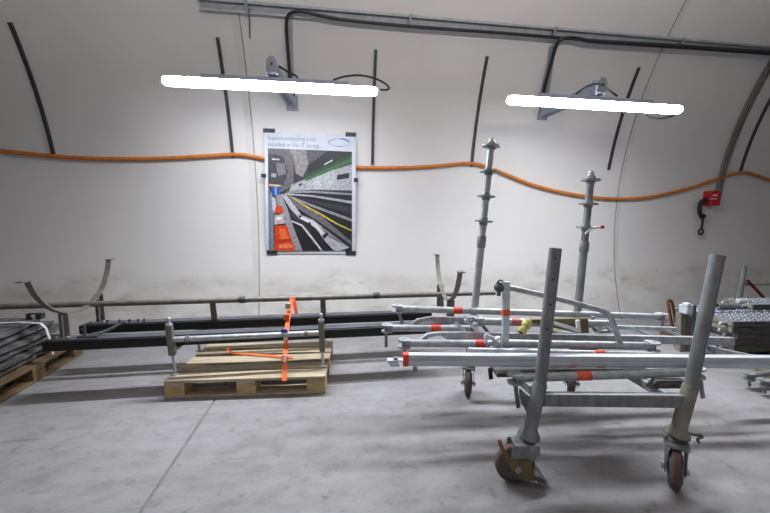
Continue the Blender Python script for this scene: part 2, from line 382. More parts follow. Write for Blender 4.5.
# ------------------------------------------------------------------ lamps
def lamp(xl, yl, xr, yr, Y, label, blabel, arm_foot, rail, cables, clabels):
    A, E = at(xl, yl, Y+.035), at(xr, yr, Y-.035)
    A.z -= .060; E.z -= .060                           # measured on the upper edge
    d = (E-A).normalized(); mid = (A+E)/2
    t = thing('tube_lamp', label, 'lamp', mid, 'wall bracket lamps')
    tilt = math.radians(TILT)
    side, up, _ = frame(d)
    if side.y > 0: side = -side                       # side points into the room
    side, up = side*math.cos(tilt)+up*math.sin(tilt), up*math.cos(tilt)-side*math.sin(tilt)
    hw, hh = .044, .050
    def bodyring(c, angs, k, grow=0, dz=0): return [bm.verts.new(c+side*((hw+grow)*k*math.cos(math.radians(v)))+up*((hh+grow)*k*math.sin(math.radians(v))*(1 if v < 0 or v > 180 else .75)+dz)) for v in angs]
    L_ = (E-A).length
    ends = ((0, .55), (.012, .8), (.03, .95), (.055, 1), (L_*.5, 1), (L_-.055, 1), (L_-.03, .95), (L_-.012, .8), (L_, .55))
    bm = B(); low = list(range(6, -187, -12)); rings = [bodyring(A+d*s_, low, k) for s_, k in ends]
    for r0, r1 in zip(rings, rings[1:]):
        for k in range(len(low)-1):
            f = bm.faces.new((r0[k], r0[k+1], r1[k+1], r1[k])); f.material_index = 1 if abs((low[k]+low[k+1])/2+90) < 31 else 0
        bm.faces.new((r0[-1], r0[0], r1[0], r1[-1]))
    bm.faces.new(rings[0]); bm.faces.new(rings[-1])
    obj('diffuser', bm, [M['emit'], M['emit_core']], t)
    bm = B(); hi_ = list(range(-6, 187, 12)); rings = [bodyring(A+d*s_, hi_, k, .003) for s_, k in ends]
    for r0, r1 in zip(rings, rings[1:]):
        for k in range(len(hi_)-1): bm.faces.new((r0[k], r0[k+1], r1[k+1], r1[k]))
    for r_ in (rings[0], rings[-1]):
        bm.faces.new(r_)
    obj('housing', bm, M['lamp_body'], t)
    for s in (.1, .36, .64, .9):
        bm = B(); c = A+d*(s*L_)
        pts = [c+side*(a*1.06)+up*(b*1.06) for a, b in [(hw*math.cos(math.radians(v)), hh*math.sin(math.radians(v))) for v in (8, 28, 50, 90, 130, 152)]]
        sweep(bm, pts, rect(.004, .02), d); obj('clip', bm, M['steel_grey'], t)
    # mounting rail on the top
    bm = B(); ra, rb = rail; c0, c1 = A+d*(ra*L_)+V((0, .012, .058)), A+d*(rb*L_)+V((0, .012, .058))
    bar(bm, c0, c1, .05, .026, (0, 0, 1)); obj('mounting_rail', bm, M['lamp_body'], t)
    # bracket: triangular gusseted arm to the wall
    foot = arm_foot; b = thing('lamp_bracket', blabel, 'bracket', foot, 'lamp brackets')
    X = foot.x; zl = mid.z+.10; zw = foot.z; Ynear = mid.y-.06; cx_ = mid.x
    for sx in (-.045, .039):
        bm = B()
        prism(bm, [(cx_+sx, Ynear, zl-.02), (cx_+sx, Ynear-.01, zl+.10), (cx_+sx, Ynear+.05, zl+.125), (cx_+sx, Ynear+.1, zl+.09), (X+sx, wally(zw+.04, .012), zw+.04), (X+sx, wally(zw-.05, .012), zw-.05), (X+sx, wally(zw-.05, .05), zw-.05)], (.006, 0, 0))
        obj('gusset_plate', bm, M['lamp_body'], b)
    bm = B(); prism(bm, [(cx_-.05, Ynear-.004, zl-.01), (cx_+.05, Ynear-.004, zl-.01), (cx_+.045, Ynear-.012, zl+.09), (cx_+.02, Ynear-.014, zl+.125), (cx_-.02, Ynear-.014, zl+.125), (cx_-.045, Ynear-.012, zl+.09)], (0, .006, 0)); fp = obj('front_plate', bm, M['conduit'], b)
    bm = B(); disc(bm, (cx_, Ynear-.014, zl+.06), (0, 1, 0), .012, .012, 6); obj('bolt', bm, M['dark_steel'], fp)
    bm = B(); bar(bm, (cx_, Ynear+.02, zl+.005), (X, wally(zw, .01), zw), .08, .03); obj('arm', bm, M['conduit'], b)
    bm = B(); bar(bm, (X, wally(zw-.08, .008), zw-.08), (X, wally(zw+.07, .008), zw+.07), .13, .012, (0, -1, 0)); obj('wall_plate', bm, M['conduit'], b)
    for pts, cl in zip(cables, clabels):
        bm = B(); tube(bm, smooth([at(*q) for q in pts], 8), .0095, 8)
        tag(obj('connection_cable', bm, M['cable']), cl, 'cable')
    return t
YL, YR = 3.40, 3.18
lamp(162.5, 73, 377, 84.5, YL, 'lit white tube lamp on wall bracket above the poster, left one',
     'steel bracket arm holding the left lamp off the wall', onwall(292, 103), (.17, .86),
     [[(294, 95, 3.95), (298, 79, 3.55), (288, 72, 3.45), (279, 66.5, 3.4), (272, 64.5, 3.38), (269.5, 67, 3.37), (269.5, 74, 3.38)],
      [(333, 80, YL), (345, 76.5, YL-.01), (360, 75.3, YL), (375, 78.5, YL), (385, 83.5, YL), (389, 88, YL), (386, 90, YL), (380, 89.5, YL)]],
     ['short black cord arching over the bracket top of the left lamp', 'black cord looping over the right end of the left lamp'])
lamp(507.5, 92.5, 681, 103.3, YR, 'lit white tube lamp on wall bracket above the trolley, right one',
     'steel bracket arm holding the right lamp off the wall', onwall(543, 113), (.18, .83),
     [[(576, 94, 3.2), (582, 89.5, 3.16), (588, 86, 3.14), (597, 84, 3.12), (604, 86.5, 3.12), (610, 91, 3.14), (617, 96, 3.17)],
      [(645, 107, YR+.09), (648, 115, YR+.09), (655, 118, YR+.09), (664, 118, YR+.09), (673, 115.5, YR+.09), (680, 110, YR+.09), (682, 105.5, YR+.09)]],
     ['short black cord arching over the bracket top of the right lamp', 'thin black cord hanging in a loop under the right end of the right lamp'])

# ------------------------------------------------------------------ poster
tl, tr_, bl, br_ = onwall(264, 131, .012), onwall(356, 134.5, .012), onwall(266.3, 253.6, .012), onwall(355, 254, .012)
PN = (tr_-bl).cross(br_-tl).normalized()
if PN.y > 0: PN = -PN
PC = (tl+tr_+bl+br_)/4
def onposter(x, y, off=0.0):
    d = ray(x, y); q = PC+PN*off; return O+d*((q-O).dot(PN)/d.dot(PN))
post = thing('poster', 'portrait photo poster of a tunnel taped to the wall under the left lamp', 'poster', PC)
bm = B(); prism(bm, [onposter(x, y, .0) for x, y in ((264, 131), (356, 134.5), (355, 254), (266.3, 253.6))], -PN*.004)
obj('sheet', bm, M['paper'], post)
pc = {}
def pcol(h):
    if h not in pc: pc[h] = mat('print ink '+h[1:], '#'+''.join('%02x' % int(int(h[i:i+2], 16)*.80) for i in (1, 3, 5)), h, 45, .45, lo=.36, hi=.6)
    return pc[h]
def z6(pts): return [(260+x/4.46, 140+y/4.46) for x, y in pts]      # coordinates read off an enlargement
prints = [  # colour, outline, back to front
 ('#3a3a40', [(35,37),(410,52),(410,495),(40,492)]),
 ('#6a6669', [(35,37),(150,42),(150,200),(95,232),(38,205)]),
 ('#45444a', [(38,60),(100,70),(125,140),(105,200),(38,200)]),
 ('#8c8786', [(128,42),(205,44),(216,110),(190,165),(160,150),(150,80)]),
 ('#c9c7c8', [(52,82),(86,84),(86,90),(54,88)]), ('#a4a2a6', [(50,148),(72,150),(72,166),(50,164)]),
 ('#77767c', [(70,100),(110,105),(116,150),(80,160)]),
 ('#2b2b30', [(205,44),(410,52),(410,72),(215,160),(216,110)]),
 ('#55555a', [(205,46),(300,50),(216,110)]),
 ('#a6a7ac', [(140,200),(225,165),(410,108),(410,225),(235,222),(130,228)]),
 ('#bcbdc1', [(235,165),(272,152),(272,215),(240,218)]), ('#b2b3b8', [(280,150),(335,134),(335,215),(282,216)]),
 ('#3f6b45', [(200,172),(410,80),(410,98),(205,184)]), ('#2f4a38', [(215,150),(410,66),(410,80),(200,172)]),
 ('#d5d9d6', [(285,108),(322,88),(324,92),(287,113)]),
 ('#2a2a2e', [(343,156),(398,146),(398,170),(344,178)]), ('#333338', [(172,196),(186,192),(186,202),(174,205)]),
 ('#26262b', [(110,226),(410,232),(410,495),(280,495),(150,290)]),
 ('#8f9097', [(120,228),(235,226),(410,238),(410,246),(240,236),(122,236)]),
 ('#a9a9ae', [(110,236),(235,246),(410,272),(410,284),(235,254),(112,244)]),
 ('#3b3a40', [(120,250),(410,300),(410,330),(200,270)]),
 ('#8e8d93', [(150,254),(240,290),(410,352),(410,364),(240,302),(150,262)]),
 ('#c8b24a', [(130,246),(220,300),(270,326),(340,368),(410,402),(410,408),(340,376),(266,334),(215,306),(128,250)]),
 ('#6b6a70', [(96,240),(130,250),(205,300),(280,345),(410,455),(410,470),(270,370),(160,300)]),
 ('#b9b6ba', [(92,240),(118,246),(160,300),(185,335),(235,355),(262,375),(300,430),(400,480),(360,494),(330,494),(285,445),(250,395),(215,370),(175,350),(140,312)]),
 ('#dddcde', [(176,340),(235,360),(262,385),(290,425),(284,432),(250,392),(225,372),(180,350)]),
 ('#2d2c30', [(278,425),(300,412),(306,420),(284,444)]), ('#2d2c30', [(172,340),(184,334),(186,342),(176,350)]), ('#34343a', [(218,366),(228,366),(226,386),(220,384)]),
 ('#252327', [(100,290),(150,350),(190,400),(275,494),(160,494),(120,380)]),
 ('#d9d6d8', [(120,350),(150,362),(190,378),(232,430),(280,494),(272,494),(225,436),(185,384),(145,366)]),
 ('#9a949a', [(68,240),(96,244),(120,300),(150,390),(190,494),(150,494),(110,370),(80,300)]),
 ('#c8b78a', [(40,196),(92,200),(92,208),(40,206)]), ('#3557a6', [(52,208),(88,210),(90,240),(70,252),(52,240)]), ('#8ba0c8', [(66,212),(74,212),(74,246),(68,246)]),
 ('#7c8298', [(40,215),(54,240),(60,300),(62,494),(42,494)]), ('#c3c2ca', [(52,250),(70,262),(74,300),(62,330),(54,300)]),
 ('#d8431d', [(70,296),(98,296),(104,325),(68,330)]), ('#b9b3b4', [(64,334),(104,332),(108,372),(64,378)]), ('#e6dfdc', [(70,346),(100,342),(100,352),(72,356)]),
 ('#d9441c', [(66,382),(118,378),(158,494),(64,494)]), ('#ef6a35', [(84,395),(110,392),(128,440),(92,445)]), ('#b52f12', [(72,446),(134,440),(140,452),(72,458)]), ('#f08254', [(84,466),(138,462),(146,480),(84,484)]),
]
mats = []; bm = B()
for i, (c, pts) in enumerate(prints):
    m = pcol(c)
    if m not in mats: mats.append(m)
    f = bm.faces.new([bm.verts.new(onposter(x, y, .0015+.00025*i)) for x, y in z6(pts)]); f.material_index = mats.index(m)
bmesh.ops.triangulate(bm, faces=bm.faces)
def flat_obj(name, bm, ms, parent):
    bmesh.ops.translate(bm, verts=bm.verts, vec=-origin_of(parent))
    me = bpy.data.meshes.new(name); bm.to_mesh(me); bm.free()
    for m in ms: me.materials.append(m)
    o = bpy.data.objects.new(name, me); COL.objects.link(o); o.parent = parent; ROOT[o.name] = origin_of(parent); return o
ph = flat_obj('printed_photo', bm, mats, post); ph['label'] = 'colour print of long pipes with orange covers in a tunnel'
def text_on(txt, x0, y0, x1, hpx, m):
    cu = bpy.data.curves.new('txt', 'FONT'); cu.body = txt; cu.extrude = 0
    to = bpy.data.objects.new('txt', cu); COL.objects.link(to); bpy.context.view_layer.update()
    me = bpy.data.meshes.new_from_object(to.evaluated_get(bpy.context.evaluated_depsgraph_get()))
    bpy.data.objects.remove(to, do_unlink=True)
    bm = B(); bm.from_mesh(me); bpy.data.meshes.remove(me)
    xs = [v.co.x for v in bm.verts]; wid = max(xs)-min(xs); xm = min(xs)
    a, b = onposter(x0, y0, .002), onposter(x1, y0+(x1-x0)*.038, .002); ux = (b-a)
    uy = (onposter(x0, y0-hpx, .002)-a)
    for v in bm.verts: v.co = a+ux*((v.co.x-xm)/wid)+uy*(v.co.y/.72)
    flat_obj('lettering', bm, [m], post)
ink = mat('grey blue ink', '#6d7486', '#767d8e', 5, .5)
text_on('Superconducting Link', 267.6, 139.6, 316, 4.4, ink)
text_on('installed in the IT String', 268, 146, 318.5, 4.2, ink)
bm = B()
for cx_, cy_, rx, ry, a0, a1, wd in ((339, 142.6, 10.2, 3.7, -10, 100, 2.0), (339, 142.6, 10.2, 3.7, 100, 215, 1.0), (339.5, 142.3, 10.5, 4.2, 200, 345, .7)):
    prev = None
    for k in range(25):
        q = math.radians(a0+(a1-a0)*k/24); th = wd*math.sin(math.pi*(k+.5)/25)+.15
        r = [bm.verts.new(onposter(cx_+(rx+s*th)*math.cos(q), cy_-(ry+s*th*.8)*math.sin(q)-(cx_-cx_)*.0, .002)) for s in (-.5, .5)]
        if prev: bm.faces.new((prev[0], prev[1], r[1], r[0]))
        prev = r
lg = flat_obj('logo', bm, [mat('logo blue', '#3f76b5', '#4f86c2', 5, .5)], post)
for (x0, y0, x1, y1) in ((263, 128.3, 275, 132.8), (345.5, 132.2, 356, 136.8), (261, 173.5, 266, 178), (353.8, 178, 358.2, 182.5), (266.8, 250, 277.2, 254.6), (345.6, 250.8, 356, 255.2)):
    bm = B(); prism(bm, [onposter(x, y, .004) for x, y in ((x0, y0), (x1, y0+.3), (x1, y1), (x0, y1-.3))], -PN*.012); obj('tape_strip', bm, M['tape_black'], post)

# ------------------------------------------------------------------ emergency telephone and its conduits
for k, (dx) in enumerate((-.03, .035)):
    bm = B(); X = 5.392+dx
    tube(bm, arcpath(X, 1.62, 3.75, .03, 24), .016, 10)
    tag(obj('telephone_conduit', bm, M['steel_grey']), 'slim grey conduit curving down to red telephone, %s of the pair' % ('left' if k == 0 else 'right'), 'conduit', 'pair of telephone conduits')
tp = thing('wall_telephone', 'red wall telephone box with black handset hung on its left side', 'telephone', onwall(712, 207))
bm = B(); c = onwall(711.5, 198.5, .06); w_, h_ = .155, .205
box(bm, c, (w_, .12, h_)); obj('box', bm, M['red'], tp, .008)
bm = B()
for x0, y0, x1, y1 in ((713.2, 194.6, 717, 196), (710.2, 198.4, 716.6, 199.3)):
    p0, p1 = at(x0, y0, c.y-.062), at(x1, y1, c.y-.062)
    box(bm, ((p0.x+p1.x)/2, c.y-.062, (p0.z+p1.z)/2), (abs(p1.x-p0.x), .006, abs(p1.z-p0.z)))
obj('marking', bm, M['white'], tp)
bm = B(); p0, p1 = onwall(706, 208, .012), onwall(713, 217, .012); box(bm, (p0+p1)/2, (p1.x-p0.x, .012, abs(p1.z-p0.z))); obj('back_plate', bm, M['white'], tp)
bm = B(); yh = c.y-.03
hp = [at(x, y, yh) for x, y in ((704.6, 200), (701, 202), (699.6, 207), (699.8, 213), (702, 217))]
tube(bm, smooth(hp, 6), .026, 12)
for q, e in ((hp[0], (705.8, 201)), (hp[-1], (704.2, 216.5))): lathe(bm, q, at(e[0], e[1], yh)-q+V((0, .02, 0)), [(-.4, .03), (.9, .04), (1.3, .036)], 14)
obj('handset', bm, M['rubber'], tp)
bm = B(); tube(bm, smooth([at(x, y, yh+.03) for x, y in ((702.5, 218), (702.6, 222), (701.6, 227), (701, 229))], 5), .015, 8)
q = at(700.8, 231.7, yh+.03); tube(bm, [q+V((.035*math.cos(a_), 0, .04*math.sin(a_))) for a_ in [2*math.pi*k/14 for k in range(15)]], .013, 8); obj('cord', bm, M['rubber'], tp)

# ================================================================== PALLETS
def pallet(c, rz, label, mw, mb, group=None):
    t = thing('wooden_pallet', label, 'pallet', c, group)
    R = Matrix.Rotation(rz, 3, 'Z'); c = V(c)
    def bx(name, x, y, z, sx, sy, sz, m, j=0):
        bm = B(); box(bm, (0, 0, 0), (sx, sy, sz))
        bmesh.ops.rotate(bm, verts=bm.verts, matrix=Matrix.Rotation(random.uniform(-j, j), 3, 'Z'))
        bmesh.ops.translate(bm, verts=bm.verts, vec=(x, y, z)); bmesh.ops.rotate(bm, verts=bm.verts, matrix=R)
        bmesh.ops.translate(bm, verts=bm.verts, vec=c); obj(name, bm, m, t, .004)
    for y in (-.3275, 0, .3275): bx('bottom_board', 0, y, .011, 1.2, .145 if y == 0 else .1+.04, .022, mw)
    for x in (-.5275, 0, .5275):
        for y in (-.3275, 0, .3275): bx('block', x, y, .061, .145, .145 if y == 0 else .14, .078, mb, .01)
        bx('stringer_board', x, 0, .111, .145, .8, .022, mw)
    for y, w_ in ((-.3275, .145), (-.168, .1), (0, .145), (.168, .1), (.3275, .145)): bx('deck_board', 0, y, .133, 1.2, w_, .022, mw, .006)
    return t
pallet((-.655, 3.078, 0), math.radians(-4), 'pale wooden pallet in the middle under the adjustable trestle', M['wood'], M['wood_block'])
pallet((-2.87, 3.19, 0), math.radians(90+4.5), 'brown wooden pallet on the left carrying the strapped plates', M['wood_dark'], M['wood_dark'])
pallet((4.28, 3.0, 0), math.radians(-4), 'dusty wooden pallet on the right under the stacked decks', M['wood_dark'], M['wood_dark'])

# ================================================================== TRESTLE ON THE MIDDLE PALLET
PT = .144
YT = 2.83
t = thing('steel_trestle', 'dull steel adjustable trestle standing on the middle pallet', 'trestle', (-.67, YT+.2, PT))
legs = []
for (xt, yt), (xm, ym), (xf, yf) in (((168.5, 319), (172.8, 355), (175, 371)), ((321, 315), (322.3, 351), (322.7, 366))):
    a_, m_, f_ = at(xt, yt, YT), at(xm, ym, YT), at(xf, yf, YT); f_.z = PT
    legs.append((a_, m_, f_))
for k, (a_, m_, f_) in enumerate(legs):
    for dy in (0, .50):
        d = V((0, dy, 0)); top = a_-V((0, 0, .05))
        if dy: top = V((a_.x, a_.y, .343))
        bm = B(); bar(bm, m_+d-V((0, 0, .0)), top+d, .045, .045, (0, 1, 0)); l = obj('post', bm, M['steel_grey'], t, .004)
        if not dy:
            bm = B(); tube(bm, [top, a_], .011, 10); ball(bm, a_, .016); disc(bm, top+V((0, 0, .006)), (0, 0, 1), .024, .014); obj('adjusting_screw', bm, M['galv'], l)
        bm = B(); tube(bm, [f_+d, m_+d+V((0, 0, .03))], .0115, 10); disc(bm, f_+d+V((0, 0, .004)), (0, 0, 1), .03, .008); obj('screw_foot', bm, M['galv'], l)
    zc = .335
    p = m_+(a_-m_)*((zc-m_.z)/(a_.z-m_.z))
    bm = B(); tube(bm, [p+V((0, .02, 0)), p+V((0, .52, 0))], .02); obj('cross_bar', bm, M['steel_grey'], t)
for dy, zz, r in ((0, 0, .0215), (.5, -.08, .0215)):
    p0, p1 = at(174, 339.5, YT), at(320, 333, YT); dz = V((0, dy, zz))
    bm = B(); tube(bm, [p0+dz, p1+dz], r)
    b = obj('rail', bm, M['galv'] if dy == 0 else M['steel_grey'], t)
    for f in (.09, .9):
        bm = B(); c = p0+(p1-p0)*f+dz; lathe(bm, c-(p1-p0).normalized()*.015, (p1-p0).normalized()*.03, [(0, .027), (1, .027)]); disc(bm, c+V((0, -.03, 0)), (0, 1, 0), .012, .02); obj('collar', bm, M['steel_grey'], b)

# ================================================================== BEAMS, PIPE, CRADLES
def beam(name, x0, x1, yf, dep, zt, zb, label):
    t = thing(name, label, 'beam', (x0, yf+dep/2, zb), 'black support beams')
    bm = B(); sweep(bm, [V((x0, yf+dep/2, (zt+zb)/2)), V((x1, yf+dep/2, (zt+zb)/2))], rrect(dep, zt-zb, .006)); obj('box_section', bm, M['black_beam'], t)
    bm = B(); box(bm, ((x0+x1)/2, yf+dep/2+.004, zt+.003), (x1-x0-.03, dep-.03, .006)); obj('top_plate', bm, M['beam_top'], t)
    return t
ZFB, ZFT = .356, .431
ZRB, ZRT = .356, .431
b1 = beam('support_beam', -2.18, 1.0, 2.885, .14, ZFT, ZFB, 'front black steel beam lying along the trestle, nearer the camera')
b2 = beam('support_beam', -2.20, .95, 3.30, .13, ZRT, ZRB, 'rear black steel beam behind the trestle, nearer the wall')
for b, xs in ((b2, (-2.16, -1.93)),):
    for x in xs:
        bm = B(); disc(bm, (x, 3.295, .405), (0, 1, 0), .014, .016, 10); obj('bolt', bm, M['galv'], b)
bm = B()
for x in (-2.0, -1.9, -1.82, -1.75, -1.7): tube(bm, [(x, 3.34, ZRT), (x+.004, 3.34, ZRT+.035)], .008, 8)
obj('stud_row', bm, M['dark_steel'], b2)
ZP, YP = .632, 3.26
pp = thing('long_pipe', 'thin grey pipe running parallel to wall above the two black beams', 'pipe', (-1.3, YP, ZP))
bm = B(); tube(bm, [(-4.6, YP, ZP+.006), (1.585, YP, ZP-.012)], .0245, 14); obj('tube', bm, M['steel_grey'], pp)
for x in (-.83, .39):
    bm = B(); lathe(bm, (x-.03, YP, ZP-.004), (.06, 0, 0), [(0, .028), (.2, .031), (.8, .031), (1, .028)]); obj('collar', bm, M['dark_steel'], pp)
for x in (-1.10, -.115):
    bm = B(); bar(bm, (x, 3.335, ZRT), (x, 3.30, ZP-.02), .05, .012, (0, 1, 0)); bar(bm, (x, 3.335, ZRT+.006), (x, 3.42, ZRT+.006), .06, .006, (0, 0, 1)); obj('stand_off', bm, M['steel_grey'], pp)
def cradle(X, label, extra=False):
    yc, zc, r = 3.115, 1.06, .452
    t = thing('pipe_cradle', label, 'cradle', (X, 3.15, ZFT), 'half ring pipe cradles')
    a0, a1 = math.radians(197), math.radians(349)
    pts = [V((X, yc+r*math.cos(a0+(a1-a0)*k/30), zc+r*math.sin(a0+(a1-a0)*k/30))) for k in range(31)]
    bm = B(); sweep(bm, pts, rect(.010, .042), (1, 0, 0)); obj('half_ring', bm, M['steel_grey'], t)
    for p, s in ((pts[0], -1), (pts[-1], 1)):
        bm = B(); box(bm, p+V((0, s*.03, .004)), (.05, .08, .008)); obj('tip_flange', bm, M['steel_grey'], t)
    for yy in (2.965, 3.385):
        dz = zc-math.sqrt(r*r-(yy-yc)**2)-.005
        bm = B(); bar(bm, (X, yy, ZFT+.006), (X, yy, dz), .07, .008, (0, 1, 0)); bar(bm, (X, yy, ZFT+.006), (X, yy, dz), .008, .05, (0, 1, 0)); box(bm, (X, yy, ZFT+.01), (.11, .09, .008)); l = obj('leg', bm, M['steel_grey'], t)
        for sx in (-.04, .04):
            bm = B(); disc(bm, (X+sx, yy-.03, ZFT+.018), (0, 0, 1), .011, .014, 6); obj('bolt', bm, M['galv'], l)
    return t
cradle(-2.075, 'half ring steel cradle on the left ends of the black beams')
cr = cradle(1.04, 'half ring steel cradle at right ends of the beams, partly behind the trolley')
cr.rotation_euler = (0, 0, -.08)
bm = B(); tube(bm, [(-1.93, 2.95, ZFT+.012), (-1.93, 2.95, .535)], .011, 8); tube(bm, smooth([(-1.90, 2.96, ZFT+.02), (-1.83, 3.04, .455), (-1.75, 3.14, .50)], 4), .013, 8)
box(bm, (-1.9, 2.95, ZFT+.012), (.14, .05, .012))
tag(obj('bent_rod', bm, M['dark_steel']), 'small bent steel rod and bracket lying on front beam near the left cradle', 'rod')

# ratchet strap over pipe and beam
def ribbon(bm, pts, side, w_=.05, th=.004): sweep(bm, smooth(pts, 5), rect(w_, th), None)
t = thing('ratchet_strap', 'orange ratchet strap pulled from the thin pipe down to the middle pallet', 'strap', (-.35, 2.9, PT))
def strap_at(x, y, Y): return at(x, y, Y)
def flat_strip(bm, pts, w_, th=.005, mi=0):
    pts = smooth(pts, 6); prev = None
    for i, p in enumerate(pts):
        d = pts[min(i+1, len(pts)-1)]-pts[max(i-1, 0)]
        s = V((1, .1, 0)); s = (s-d*(s.dot(d)/d.length_squared)).normalized(); n_ = d.normalized().cross(s)
        r = [bm.verts.new(p+s*a_+n_*b_) for a_, b_ in rect(w_, th)]
        if prev:
            for k in range(4): bm.faces.new((prev[k], prev[(k+1) % 4], r[(k+1) % 4], r[k])).material_index = mi
        else: bm.faces.new(r)
        prev = r
    bm.faces.new(prev)
S0 = at(291.5, 300.5, YP-.05)
pth = [at(294, 297.5, YP+.03), at(292.5, 297, YP), S0, at(289, 313, 3.12), at(287.5, 323, 2.99), at(286.6, 332, 2.866), at(286, 342, 2.845), at(285, 357, 2.72), at(284.6, 371, 2.66), at(284.4, 381, 2.60)]
bm = B(); flat_strip(bm, pth, .036); obj('webbing', bm, M['strap'], t)
bm = B(); flat_strip(bm, [at(293, 297.5, YP-.03), at(294.5, 303, YP-.06), at(296.5, 314, YP-.1)], .03); obj('loose_tail', bm, M['strap_red'], t)
bm = B(); c = at(286.8, 317, 3.02); box(bm, c, (.042, .03, .05)); tube(bm, [c+V((-.026, -.015, .022)), c+V((.026, -.015, .022))], .008, 8); obj('ratchet', bm, M['strap'], t, .006)
bm = B(); box(bm, at(288, 306, 3.13), (.045, .02, .05)); obj('buckle', bm, M['galv'], t, .004)
bm = B(); c = at(284.4, 331, 2.825); box(bm, c, (.05, .008, .028)); obj('blue_tag', bm, M['blue'], t)
bm = B(); c = at(285.4, 336.5, 2.825); box(bm, c, (.03, .006, .065)); obj('label_tag', bm, M['white'], t)
bm = B(); c = at(285, 358.5, 2.70); tube(bm, [c+V((.022*math.cos(q), -.006, .026*math.sin(q))) for q in [2*math.pi*k/14 for k in range(15)]], .006, 8); tube(bm, [c+V((0, -.006, -.02)), c+V((.012, -.01, -.05))], .006, 8); obj('hook', bm, M['galv'], t)
bm = B(); pts = [atz(x, y, PT+.006) for x, y in ((262, 355.3), (272, 356.2), (283, 357.2), (293, 357.6))]
pts = [atz(224.5, 350.5, PT+.03), atz(226, 349, PT+.05), atz(229, 349, PT+.05), atz(230, 352, PT+.02), atz(234, 353, PT+.008), atz(246, 354, PT+.008)]+pts
prev = None
for p in smooth(pts, 5):
    r = [bm.verts.new(p+V((0, s*.022, z_))) for s, z_ in ((-1, -.002), (1, -.002), (1, .002), (-1, .002))]
    if prev:
        for k in range(4): bm.faces.new((prev[k], prev[(k+1) % 4], r[(k+1) % 4], r[k]))
    else: bm.faces.new(r)
    prev = r
bm.faces.new(prev)
tag(obj('loose_strap', bm, M['strap']), 'loose end of orange strap lying flat across the pallet boards', 'strap')

# ================================================================== STRAPPED PLATES ON THE LEFT
lab = ['bottom', 'second from the bottom', 'third from the bottom', 'fourth from the bottom', 'fifth from the bottom', 'top']
random.seed(11)
zz = PT+.022; n_pl = 6; hgt = .052
edge = lambda Y: -2.50-.09*(Y-2.8)
for k in range(n_pl):
    bm = B(); ox = [-.0, .02, -.015, .01, -.03, -.06][k]; ye = 3.66+[.0, .05, -.06, .04, -.04, -.1][k]
    tilt = [.0, .004, -.006, .01, .006, .012][k]
    pts = [(-3.32, 2.55), (edge(2.55)+ox, 2.58)]
    Y = 2.58
    while Y < ye-.12:
        Y += random.uniform(.07, .13); pts.append((edge(Y)+ox+random.uniform(-.03, .012), Y))
    pts += [(edge(ye)+ox-.07, ye), (-3.32, ye)]
    lo = [V((x, y, zz+tilt*(y-3.1))) for x, y in pts]
    prism(bm, lo, (0, 0, hgt-.024))
    # dark recessed layer standing in for the shade in gaps between plates
    lo2 = [V((x-.03 if x > -3.3 else x, y, zz-.020+tilt*(y-3.1))) for x, y in pts]
    prism(bm, lo2, (0, 0, .0195), 1)
    tag(obj('steel_plate', bm, [M['dark_plate'], M['near_black']]), 'dusty dark grey ragged plate, %s of the strapped stack at far left' % lab[k], 'plate', 'strapped stack of dark plates')
    zz += hgt
ZS = zz-.024
t = thing('clamp_block', 'small dark bolted clamp sitting on top of the strapped plates', 'clamp', (-2.78, 3.5, ZS))
bm = B(); c = at(31, 315, 3.5); c.z = ZS+.028; box(bm, c, (.045, .05, .05)); box(bm, c+V((.075, 0, 0)), (.04, .05, .045)); bar(bm, c+V((-.03, 0, .022)), c+V((.10, 0, .022)), .04, .010); obj('body', bm, M['near_black'], t)
bm = B(); disc(bm, c+V((.035, -.02, .012)), (0, 1, 0), .009, .05, 8); box(bm, c+V((.038, -.01, -.004)), (.022, .04, .045)); obj('bolt', bm, M['galv'], t)
bm = B()
xs_ = edge(3.4)
P = [V((-3.30, 3.36, ZS+.006)), V((-2.95, 3.37, ZS+.010)), V((xs_-.15, 3.38, ZS+.010)), V((xs_-.0, 3.39, ZS-.01)), V((xs_+.03, 3.40, ZS-.06)), V((xs_+.045, 3.41, .28)), V((xs_+.055, 3.41, .15))]
prev = None
for i, p in enumerate(P):
    d = P[min(i+1, 6)]-P[max(i-1, 0)]; n_ = V((0, 1, 0)).cross(d).normalized()
    r = [bm.verts.new(p+V((0, a_, 0))+n_*b_) for a_, b_ in rect(.024, .004)]
    if prev:
        for k in range(4): bm.faces.new((prev[k], prev[(k+1) % 4], r[(k+1) % 4], r[k]))
    else: bm.faces.new(r)
    prev = r
bm.faces.new(prev)
tag(obj('packing_strap', bm, M['white']), 'white plastic packing strap tight over the dark plates at left', 'strap')

# ================================================================== TROLLEY
tr = thing('stacking_trolley', 'worn galvanised trolley on four casters with two leaning posts in front', 'trolley', (1.4, 2.0, 0))
FLs, FLj, FLt = V((.968, 1.565, .235)), V((1.03, 1.58, .515)), V((1.077, 1.58, 1.205))
FRs, FRj, FRt = V((1.712, 1.45, .25)), V((1.768, 1.45, .515)), V((1.853, 1.45, 1.172))
RLs, RLj = V((1.02, 2.50, .235)), V((1.046, 2.5, .53))
RRs, RRj = V((1.815, 2.38, .235)), V((1.834, 2.38, .53))
for s_, j_ in ((FLs, FLj), (FRs, FRj), (RLs, RLj), (RRs, RRj)):
    L_ = (j_-s_).length
    bm = B(); lathe(bm, s_, j_-s_, [(0, .03), (0, .052), (.02, .056), (.10, .05), (.17, .036), (.2, .034), (.995, .034), (1, .032), (1, .026)], 20); obj('socket', bm, M['beige'] if s_ is not FLs else M['galv_worn'], tr)
